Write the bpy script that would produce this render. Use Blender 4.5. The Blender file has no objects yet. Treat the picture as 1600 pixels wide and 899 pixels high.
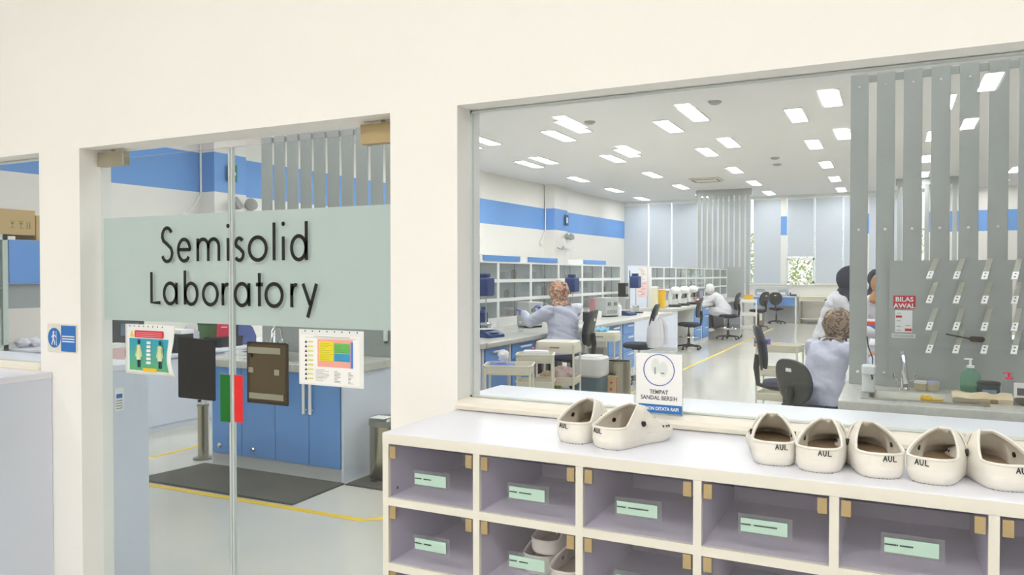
import bpy, math, random
from mathutils import Vector, Matrix, noise
PI = math.pi
scene = bpy.context.scene
C = scene.collection
EYE = 1.6; F = 1200.0; TH = math.atan2(595, 1200)
PITCH = math.atan2(19.5, 1200)
# ---- camera, world, exposure ----
cam = bpy.data.objects.new('camera', bpy.data.cameras.new('camera')); C.objects.link(cam)
cam.location = (0, 0, EYE)
cam.rotation_euler = (PI/2 - PITCH, 0, TH)
cam.data.sensor_width = 36; cam.data.lens = 36*F/1600; cam.data.clip_start = 0.02; cam.data.clip_end = 200
scene.camera = cam
w = bpy.data.worlds.new('world'); scene.world = w; w.use_nodes = True
w.node_tree.nodes['Background'].inputs[0].default_value = (0.86, 0.93, 1, 1)
w.node_tree.nodes['Background'].inputs[1].default_value = 1.3
vs = scene.view_settings
vs.view_transform = 'Standard'; vs.look = 'None'; vs.gamma = 1; vs.exposure = 0.6; vs.use_curve_mapping = False
LAMP_LAB = 18.5; LAMP_HALL = 36.0
ZC = 4.3
# ---- where a sight line of the photograph meets a real plane ----
def ray(px, py):
    u = (px-800)/F
    return Vector((-math.sin(TH)+math.cos(TH)*u, math.cos(TH)+math.sin(TH)*u, -(py-430)/F))
def oz(px, py, z):
    d = ray(px, py); return d*((z-EYE)/d.z)+Vector((0, 0, EYE))
def oy(px, py, y):
    d = ray(px, py); return d*(y/d.y)+Vector((0, 0, EYE))
def ox(px, py, x):
    d = ray(px, py); return d*(x/d.x)+Vector((0, 0, EYE))
# ---- materials ----
def srgb(c):
    return tuple((v/255/12.92 if v/255 <= 0.04045 else ((v/255+0.055)/1.055)**2.4) for v in c)
MATS = {}
def mat(name, col, rough=0.5, metal=0.0, spec=0.5, bump=None, var=None, alpha=1.0, emit=None, trans=0, coat=0):
    if name in MATS: return MATS[name]
    m = bpy.data.materials.new(name); m.use_nodes = True; nt = m.node_tree; N = nt.nodes; L = nt.links
    p = N['Principled BSDF']; c = srgb(col)+(1,)
    p.inputs['Base Color'].default_value = c
    p.inputs['Roughness'].default_value = rough; p.inputs['Metallic'].default_value = metal
    p.inputs['Specular IOR Level'].default_value = spec; p.inputs['Alpha'].default_value = alpha
    p.inputs['Coat Weight'].default_value = coat
    if trans: p.inputs['Transmission Weight'].default_value = trans
    if emit: p.inputs['Emission Color'].default_value = srgb(emit[0])+(1,); p.inputs['Emission Strength'].default_value = emit[1]
    if var or bump:
        tc = N.new('ShaderNodeTexCoord')
    if var:   # (scale, second colour)
        n = N.new('ShaderNodeTexNoise'); n.inputs['Scale'].default_value = var[0]; n.inputs['Detail'].default_value = 4
        r = N.new('ShaderNodeValToRGB'); r.color_ramp.elements[0].position = 0.35; r.color_ramp.elements[1].position = 0.65
        r.color_ramp.elements[0].color = c; r.color_ramp.elements[1].color = srgb(var[1])+(1,)
        L.new(tc.outputs['Object'], n.inputs['Vector']); L.new(n.outputs['Fac'], r.inputs[0]); L.new(r.outputs[0], p.inputs['Base Color'])
    if bump:  # (scale, strength)
        n = N.new('ShaderNodeTexNoise'); n.inputs['Scale'].default_value = bump[0]; n.inputs['Detail'].default_value = 5
        b = N.new('ShaderNodeBump'); b.inputs['Strength'].default_value = bump[1]; b.inputs['Distance'].default_value = 0.02
        L.new(tc.outputs['Object'], n.inputs['Vector']); L.new(n.outputs['Fac'], b.inputs['Height']); L.new(b.outputs[0], p.inputs['Normal'])
    MATS[name] = m; return m
def glassmat(name, tint=(0.93, 0.97, 0.95), ior=1.45, rough=0.0, haze=0.0, hazecol=(0.8, 0.85, 0.83)):
    m = bpy.data.materials.new(name); m.use_nodes = True; nt = m.node_tree; N = nt.nodes; L = nt.links
    N.remove(N['Principled BSDF']); o = N['Material Output']
    t = N.new('ShaderNodeBsdfTransparent'); t.inputs[0].default_value = tint+(1,)
    g = N.new('ShaderNodeBsdfGlossy'); g.inputs['Roughness'].default_value = rough
    lw = N.new('ShaderNodeLayerWeight'); lw.inputs['Blend'].default_value = 0.5   # Schlick reflectance of a flat pane, same from both sides
    pw = N.new('ShaderNodeMath'); pw.operation = 'POWER'; pw.inputs[1].default_value = 5; L.new(lw.outputs['Facing'], pw.inputs[0])
    r0 = ((ior-1)/(ior+1))**2
    f = N.new('ShaderNodeMath'); f.operation = 'MULTIPLY_ADD'; f.inputs[1].default_value = 1-r0; f.inputs[2].default_value = r0; L.new(pw.outputs[0], f.inputs[0])
    x = N.new('ShaderNodeMixShader'); L.new(f.outputs[0], x.inputs[0]); L.new(t.outputs[0], x.inputs[1]); L.new(g.outputs[0], x.inputs[2])
    last = x
    if haze:
        d = N.new('ShaderNodeBsdfDiffuse'); d.inputs[0].default_value = hazecol+(1,)
        tl = N.new('ShaderNodeBsdfTranslucent'); tl.inputs[0].default_value = hazecol+(1,)
        dm = N.new('ShaderNodeMixShader'); dm.inputs[0].default_value = 0.5; L.new(d.outputs[0], dm.inputs[1]); L.new(tl.outputs[0], dm.inputs[2])
        y = N.new('ShaderNodeMixShader'); y.inputs[0].default_value = haze; L.new(x.outputs[0], y.inputs[1]); L.new(dm.outputs[0], y.inputs[2]); last = y
    L.new(last.outputs[0], o.inputs[0]); MATS[name] = m; return m
def wallmat():   # white paint with the painted blue stripe
    m = mat('lab_wall_paint', (243, 240, 234), 0.6); nt = m.node_tree; N = nt.nodes; L = nt.links
    g = N.new('ShaderNodeNewGeometry'); s = N.new('ShaderNodeSeparateXYZ'); L.new(g.outputs['Position'], s.inputs[0])
    a = N.new('ShaderNodeMath'); a.operation = 'GREATER_THAN'; a.inputs[1].default_value = 2.95
    b = N.new('ShaderNodeMath'); b.operation = 'LESS_THAN'; b.inputs[1].default_value = 3.59
    c = N.new('ShaderNodeMath'); c.operation = 'MULTIPLY'
    L.new(s.outputs[2], a.inputs[0]); L.new(s.outputs[2], b.inputs[0]); L.new(a.outputs[0], c.inputs[0]); L.new(b.outputs[0], c.inputs[1])
    x = N.new('ShaderNodeMix'); x.data_type = 'RGBA'; x.inputs[6].default_value = srgb((243, 240, 234))+(1,); x.inputs[7].default_value = srgb((114, 164, 228))+(1,)
    L.new(c.outputs[0], x.inputs[0]); L.new(x.outputs[2], N['Principled BSDF'].inputs['Base Color']); return m
def scarfmat(name, cols, sc=9):
    m = mat(name, cols[0], 0.85); nt = m.node_tree; N = nt.nodes; L = nt.links
    tc = N.new('ShaderNodeTexCoord'); n = N.new('ShaderNodeTexNoise'); n.inputs['Scale'].default_value = sc; n.inputs['Detail'].default_value = 3; n.inputs['Distortion'].default_value = 1.2
    r = N.new('ShaderNodeValToRGB'); r.color_ramp.interpolation = 'CONSTANT'; e = r.color_ramp.elements
    k = len(cols); e[0].color = srgb(cols[0])+(1,); e[1].position = 0.42; e[1].color = srgb(cols[1])+(1,)
    for i in range(2, k):
        q = e.new(0.42+0.08*(i-1)); q.color = srgb(cols[i])+(1,)
    L.new(tc.outputs['Object'], n.inputs['Vector']); L.new(n.outputs['Fac'], r.inputs[0]); L.new(r.outputs[0], N['Principled BSDF'].inputs['Base Color']); return m

WALL = mat('corridor_wall_paint', (244, 243, 240), 0.55, bump=(14, 0.04))
REVEAL = mat('reveal_paint', (236, 230, 215), 0.5)
LABWALL = wallmat()
CEIL = mat('ceiling_paint', (234, 233, 232), 0.7)
FLOOR = mat('epoxy_floor', (213, 210, 200), 0.13, var=(0.5, (205, 202, 192)), spec=0.6)
LAM = mat('white_laminate', (234, 236, 246), 0.35)
LAMEDGE = mat('cream_edge_band', (226, 224, 214), 0.4)
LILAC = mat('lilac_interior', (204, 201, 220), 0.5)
GREYLAM = mat('pale_grey_panel', (220, 226, 240), 0.4)
BLUE = mat('blue_laminate', (104, 158, 226), 0.35)
DBLUE = mat('dark_blue_plastic', (38, 62, 120), 0.45)
BLACK = mat('black_plastic', (34, 35, 36), 0.5)
CHBLK = mat('chair_shell', (56, 57, 56), 0.45)
CHFAB = mat('chair_fabric', (38, 46, 66), 0.9)
STONE = mat('counter_top', (206, 206, 200), 0.25, var=(40, (196, 196, 188)))
STEEL = mat('brushed_steel', (172, 166, 148), 0.25, metal=1.0)
CHROME = mat('chrome', (225, 225, 225), 0.08, metal=1.0)
SSGREY = mat('steel_sheet', (176, 181, 180), 0.4, metal=0.25, var=(1.2, (168, 172, 170)))
BRASS = mat('bronze_hinge', (180, 160, 120), 0.35, metal=0.4)
BEIGE = mat('beige_metal', (226, 222, 204), 0.4)
WHITE = mat('white_plastic', (244, 244, 242), 0.4)
PAPER = mat('paper', (246, 246, 246), 0.8)
TAN = mat('insole', (168, 146, 118), 0.9, var=(30, (150, 130, 104)))  # tan carries both the dirt and the shade on the footbed
CLOG = mat('clog_foam', (241, 238, 230), 0.5, bump=(60, 0.05), var=(14, (235, 231, 221)))
INK = mat('black_ink', (28, 28, 30), 0.7)
LETTER = mat('black_vinyl', (20, 21, 21), 0.4)
MINT = mat('mint_card', (180, 210, 198), 0.7)
YEL = mat('yellow_tape', (238, 200, 40), 0.4)
MAT_ = mat('rubber_mat', (84, 82, 76), 0.8, bump=(80, 0.3), var=(3, (92, 89, 80)))
SKIN = mat('skin', (196, 148, 116), 0.55)
COAT = mat('lab_coat', (204, 207, 226), 0.85, bump=(7, 1.0))
COATW = mat('white_lab_coat', (222, 222, 228), 0.85, bump=(7, 1.0))
TROU = mat('dark_trousers', (60, 58, 72), 0.9)
GLOVE = mat('blue_glove', (96, 110, 200), 0.5)
RED = mat('red_print', (206, 40, 62), 0.6)
GREEN = mat('green_print', (0, 106, 22), 0.6)
REDT = mat('red_tape', (222, 32, 32), 0.5)
SIGNBLUE = mat('sign_blue', (44, 112, 190), 0.5)
GREYTXT = mat('grey_text', (96, 96, 100), 0.7)
CARD = mat('cardboard', (196, 170, 122), 0.8)
DARKTEAL = mat('teal_bin', (72, 98, 108), 0.5)
BLIND = mat('blind_fabric', (208, 215, 224), 0.85)
BROWNACR = mat('brown_acrylic', (82, 72, 52), 0.2)
TAPEGREY = mat('foam_tape', (140, 140, 124), 0.8)
YELP = mat('yellow_plastic', (232, 186, 30), 0.5)
LAMPM = mat('lamp_diffuser_lab', (255, 255, 255), 0.5, emit=((252, 251, 252), LAMP_LAB))
LAMPH = mat('lamp_diffuser_hall', (255, 255, 255), 0.5, emit=((255, 252, 247), LAMP_HALL))
GLASS = glassmat('window_glass', (0.955, 0.975, 0.968))
DGLASS = glassmat('door_glass', (0.945, 0.975, 0.965))
ACRYL = glassmat('acrylic', (0.965, 0.96, 0.97), haze=0.04, hazecol=(0.7, 0.66, 0.72))
CLEAR = glassmat('clear_plastic', (0.95, 0.97, 0.97), haze=0.08)
FROST = glassmat('frosted_film', (0.9, 0.95, 0.93), ior=1.2, haze=0.86, hazecol=(0.77, 0.81, 0.81))
SHELFGL = glassmat('shelf_glass', (0.90, 0.93, 0.935), ior=1.5, haze=0.2, hazecol=(0.78, 0.83, 0.85))
EDGEGL = mat('glass_edge', (206, 214, 214), 0.3)
GRNLIQ = mat('green_soap', (24, 116, 74), 0.15)
BAGM = glassmat('plastic_bag', (0.9, 0.9, 0.92), haze=0.55, hazecol=(0.8, 0.8, 0.84))
LEAF = mat('leaf', (150, 160, 84), 0.8, var=(5, (214, 204, 140)))
# ---- mesh building ----
class MB:
    def __init__(s): s.v = []; s.f = []
    def add(s, v, f):
        o = len(s.v); s.v += [Vector(p) for p in v]; s.f += [tuple(i+o for i in q) for q in f]; return s
    def box(s, a, b):
        x0, y0, z0 = [min(a[i], b[i]) for i in range(3)]; x1, y1, z1 = [max(a[i], b[i]) for i in range(3)]
        return s.add([(x0,y0,z0),(x1,y0,z0),(x1,y1,z0),(x0,y1,z0),(x0,y0,z1),(x1,y0,z1),(x1,y1,z1),(x0,y1,z1)],
                     [(0,3,2,1),(4,5,6,7),(0,1,5,4),(1,2,6,5),(2,3,7,6),(3,0,4,7)])
    def obox(s, c, size, m):   # oriented box, m = 3x3 rotation
        o = len(s.v); s.box([-q/2 for q in size], [q/2 for q in size])
        for i in range(o, len(s.v)): s.v[i] = m @ s.v[i] + Vector(c)
        return s
    def rbox(s, a, b, r=0.01, n=4, axis=2):   # rounded outline prism along an axis, small chamfer at both ends
        lo = [min(a[i], b[i]) for i in range(3)]; hi = [max(a[i], b[i]) for i in range(3)]
        i, j = [k for k in range(3) if k != axis]
        if axis == 1: i, j = 2, 0
        ax, bx, ay, by = lo[i], hi[i], lo[j], hi[j]; r = min(r, (bx-ax)/2.01, (by-ay)/2.01); h = min(r*0.35, (hi[axis]-lo[axis])/3)
        def ring(ins, t):
            P = []
            for cx, cy, a0 in ((bx-r, by-r, 0), (ax+r, by-r, 90), (ax+r, ay+r, 180), (bx-r, ay+r, 270)):
                for k in range(n+1):
                    q = math.radians(a0+90*k/n); p = [0, 0, 0]; p[i] = cx+(r-ins)*math.cos(q); p[j] = cy+(r-ins)*math.sin(q); p[axis] = t; P.append(p)
            return P
        return s.loft([ring(h, lo[axis]), ring(0, lo[axis]+h), ring(0, hi[axis]-h), ring(h, hi[axis])])
    def loft(s, rings, closed=True, cap0=True, cap1=True):
        n = len(rings[0]); v = [p for r in rings for p in r]; f = []
        for k in range(len(rings)-1):
            for i in range(n if closed else n-1):
                j = (i+1) % n; f.append((k*n+i, k*n+j, (k+1)*n+j, (k+1)*n+i))
        if closed and cap0: f.append(tuple(range(n-1, -1, -1)))
        if closed and cap1: f.append(tuple((len(rings)-1)*n+i for i in range(n)))
        return s.add(v, f)
    def cyl(s, p0, p1, r0, r1=None, n=16):
        return s.tube([p0, p1], [r0, r0 if r1 is None else r1], n)
    def tube(s, pts, r, n=10, cap=True):
        pts = [Vector(p) for p in pts]; rr = r if isinstance(r, (list, tuple)) else [r]*len(pts); rings = []; prev = None
        for i, p in enumerate(pts):
            t = (pts[min(i+1, len(pts)-1)]-pts[max(i-1, 0)]).normalized()
            if prev is None: a = t.orthogonal().normalized()
            else: a = (prev-t*prev.dot(t)).normalized()
            prev = a; b = t.cross(a)
            rings.append([p+(a*math.cos(2*PI*k/n)+b*math.sin(2*PI*k/n))*rr[i] for k in range(n)])
        return s.loft(rings, cap0=cap, cap1=cap)
    def lathe(s, prof, c=(0, 0, 0), n=24, sx=1, sy=1):   # prof [(r, z)]
        rings = [[(c[0]+sx*r*math.cos(2*PI*k/n), c[1]+sy*r*math.sin(2*PI*k/n), c[2]+z) for k in range(n)] for r, z in prof]
        return s.loft(rings)
    def ell(s, c, r, n=16, m=10, fn=None):
        rings = []
        for i in range(1, m):
            t = PI*i/m; rings.append([])
            for k in range(n):
                q = 2*PI*k/n; d = Vector((math.sin(t)*math.cos(q), math.sin(t)*math.sin(q), -math.cos(t)))
                p = Vector((d.x*r[0], d.y*r[1], d.z*r[2]))
                if fn: p = fn(p, d)
                rings[-1].append(p+Vector(c))
        return s.loft(rings)
    def prism(s, poly, axis, a, b):   # polygon in the other two axes, extruded along axis
        i, j = [(1, 2), (0, 2), (0, 1)][axis]
        def mk(t):
            R = []
            for u, v in poly:
                p = [0, 0, 0]; p[i] = u; p[j] = v; p[axis] = t; R.append(p)
            return R
        return s.loft([mk(a), mk(b)])
    def ribbon(s, pts, wd, y0, y1, closed=False):   # flat stroke in x,z with thickness along y
        P = [Vector((p[0], p[1])) for p in pts]; n = len(P); Lr = []
        for i in range(n):
            a = P[(i-1) % n] if (closed or i > 0) else P[i]; b = P[(i+1) % n] if (closed or i < n-1) else P[i]
            t = (b-a).normalized(); nn = Vector((-t.y, t.x)); k = 1
            if (closed or 0 < i < n-1):
                t1 = (P[i]-a).normalized(); k = 1/max(0.5, Vector((-t1.y, t1.x)).dot(nn))
            Lr.append((P[i]+nn*wd/2*k, P[i]-nn*wd/2*k))
        rings = [[(l.x, y0, l.y), (r.x, y0, r.y), (r.x, y1, r.y), (l.x, y1, l.y)] for l, r in Lr]
        if closed: rings.append(rings[0])
        return s.loft(rings, cap0=not closed, cap1=not closed)
    def xform(s, M):
        s.v = [M @ p for p in s.v]; return s
    def build(s, name, m, parent=None, smooth=True, label=None, kind=None, ang=35):
        me = bpy.data.meshes.new(name); me.from_pydata([tuple(p) for p in s.v], [], s.f); me.validate(); me.update()
        import bmesh
        bm = bmesh.new(); bm.from_mesh(me); bmesh.ops.recalc_face_normals(bm, faces=bm.faces); bm.to_mesh(me); bm.free()
        me.materials.append(m)
        if smooth:
            for p in me.polygons: p.use_smooth = True
            me.set_sharp_from_angle(angle=math.radians(ang))
        o = bpy.data.objects.new(name, me); C.objects.link(o)
        if parent: o.parent = parent
        if label: o['label'] = label
        if kind: o['kind'] = kind
        return o
def thing(name, label, cat, loc=(0, 0, 0), rz=0, group=None, sc=1):
    o = bpy.data.objects.new(name, None); C.objects.link(o); o.empty_display_size = 0.05
    o.location = loc; o.rotation_euler = (0, 0, rz); o.scale = (sc, sc, sc); o['label'] = label; o['category'] = cat
    if group: o['group'] = group
    return o
def tag(o, label, cat, group=None, kind=None):
    o['label'] = label; o['category'] = cat
    if group: o['group'] = group
    if kind: o['kind'] = kind
    return o
def struct(o): o['kind'] = 'structure'; return o
def dup(src, loc, rz=None, label=None, group=None, rot=None):
    r = src.copy(); C.objects.link(r); r.location = loc
    if rz is not None: r.rotation_euler = (0, 0, rz)
    if rot is not None: r.rotation_euler = rot
    if label: r['label'] = label
    if group: r['group'] = group
    for ch in list(src.children):
        c = ch.copy(); C.objects.link(c); c.parent = r
        for g in list(ch.children):
            d = g.copy(); C.objects.link(d); d.parent = c
    return r
def text(name, s, size, m, parent, loc, rot=(PI/2, 0, 0), align='CENTER', sx=1, bold=0, ext=0.0004):
    cu = bpy.data.curves.new(name, 'FONT'); cu.body = s; cu.size = size; cu.align_x = align; cu.extrude = ext; cu.offset = bold; cu.resolution_u = 3
    t = bpy.data.objects.new(name, cu); C.objects.link(t)
    me = bpy.data.meshes.new_from_object(t.evaluated_get(bpy.context.evaluated_depsgraph_get()))
    C.objects.unlink(t); bpy.data.objects.remove(t)
    me.materials.clear(); me.materials.append(m)
    o = bpy.data.objects.new(name, me); C.objects.link(o); o.parent = parent; o.location = loc; o.rotation_euler = rot; o.scale = (sx, 1, 1)
    return o
def mods(o, *ms):   # apply modifiers without bpy.ops
    for t, kw in ms:
        q = o.modifiers.new(t, t)
        for k, v in kw.items(): setattr(q, k, v)
    me = bpy.data.meshes.new_from_object(o.evaluated_get(bpy.context.evaluated_depsgraph_get()))
    o.modifiers.clear(); o.data = me
    for p in me.polygons: p.use_smooth = True
    return o
def skin(name, pts, edges, m, parent, sub=2, label=None):   # pts [(x,y,z,rx,ry)]
    me = bpy.data.meshes.new(name); me.from_pydata([p[:3] for p in pts], edges, []); me.materials.append(m)
    o = bpy.data.objects.new(name, me); C.objects.link(o)
    md = o.modifiers.new('s', 'SKIN'); md.use_smooth_shade = True
    for i, p in enumerate(pts):
        sv = me.skin_vertices[0].data[i]; sv.radius = (p[3], p[4] if len(p) > 4 else p[3]); sv.use_root = (i == 0)
    md2 = o.modifiers.new('b', 'SUBSURF'); md2.levels = sub; md2.render_levels = sub
    me2 = bpy.data.meshes.new_from_object(o.evaluated_get(bpy.context.evaluated_depsgraph_get()))
    o.modifiers.clear(); o.data = me2; me2.materials.clear(); me2.materials.append(m)
    for p in me2.polygons: p.use_smooth = True; p.material_index = 0
    o.parent = parent
    if label: o['label'] = label
    return o
# ================= THE SETTING =================
YW0, YW1, YG = 2.1, 2.247, 2.19        # corridor wall faces and the glass line
XW, XE = -12.0, 10.0
DX0, DX1, DZ = -3.08, -1.49, 2.135      # doorway
WX0, WX1, WZ0, WZ1 = -1.234, 2.2, 1.2, 2.13   # right window
LX0, LX1 = -6.5, -3.353                 # left window
m = MB()
for a, b, z0, z1 in ((XW, XE, 2.135, ZC), (XW, LX0, 0, 2.135), (LX0, LX1, 0, 1.19), (LX1, DX0, 0, 2.135), (DX1, WX0, 0, 2.135), (WX0, WX1, 0, 1.195), (WX1, XE, 0, 2.135)):
    m.box((a, YW0, z0), (b, YW1, z1))
struct(m.build('wall_front', WALL))
def sill(x0, x1, z, nm):
    m = MB(); m.prism([(YW0-0.012, z-0.02), (YW0-0.016, z-0.008), (YW0-0.01, z+0.002), (YW0+0.02, z+0.006), (YW1, z+0.004), (YW1, z-0.02)], 0, x0, x1)
    struct(m.build(nm, REVEAL))
sill(WX0, WX1, 1.197, 'trim_1'); sill(LX0, LX1, 1.192, 'trim_2')
def window(nm, x0, x1, z0, z1):
    m = MB(); m.box((x0, YG-0.003, z0), (x1, YG+0.003, z1)); g = struct(m.build(nm, GLASS, smooth=False))
    m = MB(); t = 0.006
    for a, b in (((x0, YG-0.006, z0), (x1, YG+0.006, z0+t)), ((x0, YG-0.006, z1-t), (x1, YG+0.006, z1)), ((x0, YG-0.006, z0), (x0+t, YG+0.006, z1)), ((x1-t, YG-0.006, z0), (x1, YG+0.006, z1))): m.box(a, b)
    m.build('sealant_bead', EDGEGL, g)
window('window_1', WX0, WX1, 1.203, WZ1+0.002); window('window_2', LX0, LX1, 1.197, 2.133)
YF = 27.5
# lab shell
m = MB(); m.box((XW, -15, -0.1), (XE, YF+0.3, 0)); struct(m.build('floor', FLOOR, smooth=False))
m = MB(); m.box((XW, -15, ZC), (XE, YF+0.3, ZC+0.1)); struct(m.build('ceiling', CEIL, smooth=False))
m = MB(); A = Vector((-10.55, YW1)); B = Vector((-8.96, YF))
m.add([(A.x, A.y, 0), (B.x, B.y, 0), (B.x-1.2, B.y, 0), (A.x-1.2, A.y, 0), (A.x, A.y, ZC), (B.x, B.y, ZC), (B.x-1.2, B.y, ZC), (A.x-1.2, A.y, ZC)], [(0,3,2,1),(4,5,6,7),(0,1,5,4),(1,2,6,5),(2,3,7,6),(3,0,4,7)])
struct(m.build('wall_left', LABWALL, smooth=False))
def wl(px):    # point on the left wall under an image column
    d = ray(px, 430); k = (B.x-A.x)/(B.y-A.y); t = (A.x-k*A.y)/(d.x-k*d.y); return Vector((d.x*t, d.y*t))
for i, (p0, p1) in enumerate(((342, 367), (864, 874))):
    y0, y1 = wl(p0).y-0.35, wl(p1).y; x = wl((p0+p1)/2).x
    if i: y0 = y1-1.0
    m = MB(); m.box((x-0.3, y0, 0), (x+0.28, y1, ZC)); struct(m.build('wall_pilaster', LABWALL, smooth=False))
m = MB(); m.box((XE-0.05, YW1, 0), (XE+0.1, YF, ZC)); struct(m.build('wall_right', LABWALL, smooth=False))
BX0, BX1, BZ0, BZ1 = -8.9, 0.9, 1.28, 4.22
m = MB(); m.box((XW, YF, 0), (XE, YF+0.2, BZ0)); m.box((XW, YF, BZ1), (XE, YF+0.2, ZC)); m.box((XW, YF, BZ0), (BX0, YF+0.2, BZ1)); m.box((BX1, YF, BZ0), (XE, YF+0.2, BZ1))
m.box((-3.42, YF-0.06, BZ0), (-3.24, YF+0.2, BZ1)); m.box((-6.2, YF, BZ0), (-6.0, YF+0.2, BZ1)); m.box((-1.22, YF-0.06, BZ0), (-0.7, YF+0.2, BZ1))
struct(m.build('wall_back', LABWALL, smooth=False))
m = MB(); m.box((-9, YF-0.05, BZ0-0.04), (0.9, YF, BZ0)); struct(m.build('trim_3', LAMEDGE))
# hall around the camera
m = MB(); m.box((XW-0.1, -15, 0), (XW, YF, ZC)); struct(m.build('wall_hall_left', WALL))
m = MB(); m.box((XE, -15, 0), (XE+0.1, YW0, ZC)); struct(m.build('wall_hall_right', WALL))
m = MB(); m.box((XW, -15.1, 0), (XE, -15, ZC)); struct(m.build('wall_hall_back', WALL))
# far windows and blinds
m = MB(); m.box((BX0, YF+0.1, BZ0), (BX1, YF+0.11, BZ1)); g = struct(m.build('window_3', GLASS, smooth=False))
m = MB()
for x in [-8.04, -7.17, -5.2, -4.28, -2.36, -1.47]: m.box((x-0.02, YF+0.08, BZ0), (x+0.02, YF+0.14, BZ1))
m.build('window_frame', WHITE, g)
p0 = oy(1230, 404, YF); p1 = oy(1272, 442, YF); m = MB(); t = 0.05
for a, b in (((p0.x, YF-0.03, p1.z), (p1.x, YF+0.1, p1.z+t)), ((p0.x, YF-0.03, p0.z-t), (p1.x, YF+0.1, p0.z)), ((p0.x, YF-0.03, p1.z), (p0.x+t, YF+0.1, p0.z)), ((p1.x-t, YF-0.03, p1.z), (p1.x, YF+0.1, p0.z))): m.box(a, b)
m.build('sash_frame', WHITE, g)
bl = [(975.5, 1012, 445, 'beside the left wall'), (1015, 1048, 445, 'second from the left wall'), (1051, 1089, 445, 'just left of the far slat screen'), (1093, 1131, 445, 'behind left half of the far slat screen'), (1134, 1173, 445, 'behind right half of the far slat screen'), (1177, 1220, 445, 'just right of the far slat screen'), (1230, 1271, 402, 'pulled up above the small clear window'), (1274, 1316, 445, 'right of the small clear window'), (1318.5, 1352, 445, 'behind the near slats'), (1356, 1440, 445, 'the widest, behind the second near slat')]
for a, b, py, wh in bl:
    t = thing('roller_blind', 'pale blue roller blind on the far wall, '+wh, 'blind', (0, 0, 0), 0, 'roller blinds on the far wall')
    x0, x1 = oy(a, 430, YF-0.05).x, oy(b, 430, YF-0.05).x; z0 = oy((a+b)/2, py, YF-0.05).z
    t.location = (x0, YF-0.05, z0)
    m = MB(); m.box((0, -0.004, 0.03), (x1-x0, 0.004, 4.16-z0)); m.build('fabric', BLIND, t)
    m = MB(); m.rbox((0, -0.012, 0), (x1-x0, 0.012, 0.03), 0.01, axis=0); m.build('bottom_bar', WHITE, t)
    m = MB(); m.cyl((0, 0, 4.18-z0), (x1-x0, 0, 4.18-z0), 0.03); m.build('roller_tube', WHITE, t)
random.seed(4)
m = MB()
for i in range(4200):
    c = Vector((random.uniform(-6, 1), random.uniform(30, 31.5), random.uniform(0.0, 3.2))); r = random.uniform(0.05, 0.12)
    a = Vector((random.uniform(-1, 1), random.uniform(-1, 1), random.uniform(-1, 1))).normalized(); b = a.orthogonal().normalized()
    m.add([c-a*r, c+b*r*0.5, c+a*r, c-b*r*0.5], [(0, 1, 2, 3)])
h = tag(m.build('hedge', LEAF, smooth=False), 'yellow-green sunlit hedge seen outside the small clear window', 'hedge')
# ceiling lights
def lamp_proto(em, label, group):
    t = thing('ceiling_light', label, 'ceiling light', (0, 0, 0), 0, group)
    m = MB(); a, b = 0.15, 0.6
    for q in (((-a, -b, 0), (a, -b+0.02, -0.02)), ((-a, b-0.02, 0), (a, b, -0.02)), ((-a, -b, 0), (-a+0.02, b, -0.02)), ((a-0.02, -b, 0), (a, b, -0.02))): m.box(*q)
    m.build('frame', WHITE, t)
    m = MB()
    for x in (-0.075, 0, 0.075): m.rbox((x-0.034, -0.575, -0.012), (x+0.034, 0.575, -0.001), 0.005, axis=1)
    m.build('diffuser', em, t); return t
rows = {-7.93: 'leftmost row', -5.8: 'second row from the left wall', -3.65: 'row above the aisle', -1.47: 'row left of the near slats', 0.7: 'row seen through the near slats', 2.8: 'row on the far right'}
ordn = ['nearest', 'second nearest', 'third nearest', 'fourth nearest', 'fifth nearest', 'sixth nearest', 'seventh nearest', 'farthest']
proto = None
GX = 0.0
ys = [4.2, 7.4, 10.6, 13.75, 16.95, 20.2, 23.3, 26.3]
for x, rn in rows.items():
    for k, y in enumerate(ys):
        lb = 'white recessed ceiling light, %s in the %s' % (ordn[k], rn)
        if proto is None: proto = lamp_proto(LAMPM, lb, 'main ceiling lights'); proto.location = (x, y, ZC)
        else: dup(proto, (x, y, ZC), 0, lb, 'main ceiling lights')
for x, y in ((-7.35, 13.5), (-7.35, 16.5), (-5.2, 13.0), (-5.25, 16.3), (-3.0, 12.9), (-3.0, 15.98), (-0.86, 12.66), (-0.86, 15.97)):
    rn = {-7: 'leftmost', -5: 'second', -3: 'aisle', 0: 'right'}[int(x)]
    dup(proto, (x, y, ZC), 0, 'white ceiling light set close beside a light of the %s row, %s of two such' % (rn, 'nearer' if y < 14 else 'farther'), 'extra ceiling lights beside the rows')
hp = None
for x in (-5.1, -3.0, -0.9, 1.2, 3.3):  # lamps mirrored in the glass are known; other rows added to light the front wall
    for k, y in enumerate((-1.6, -4.9, -8.2, -11.5)):
        lb = 'hall ceiling light behind the camera, outside the direct view'
        if hp is None: hp = lamp_proto(LAMPH, lb, 'hall ceiling lights'); hp.location = (x, y, ZC)
        else: dup(hp, (x, y, ZC), 0, lb, 'hall ceiling lights')
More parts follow.
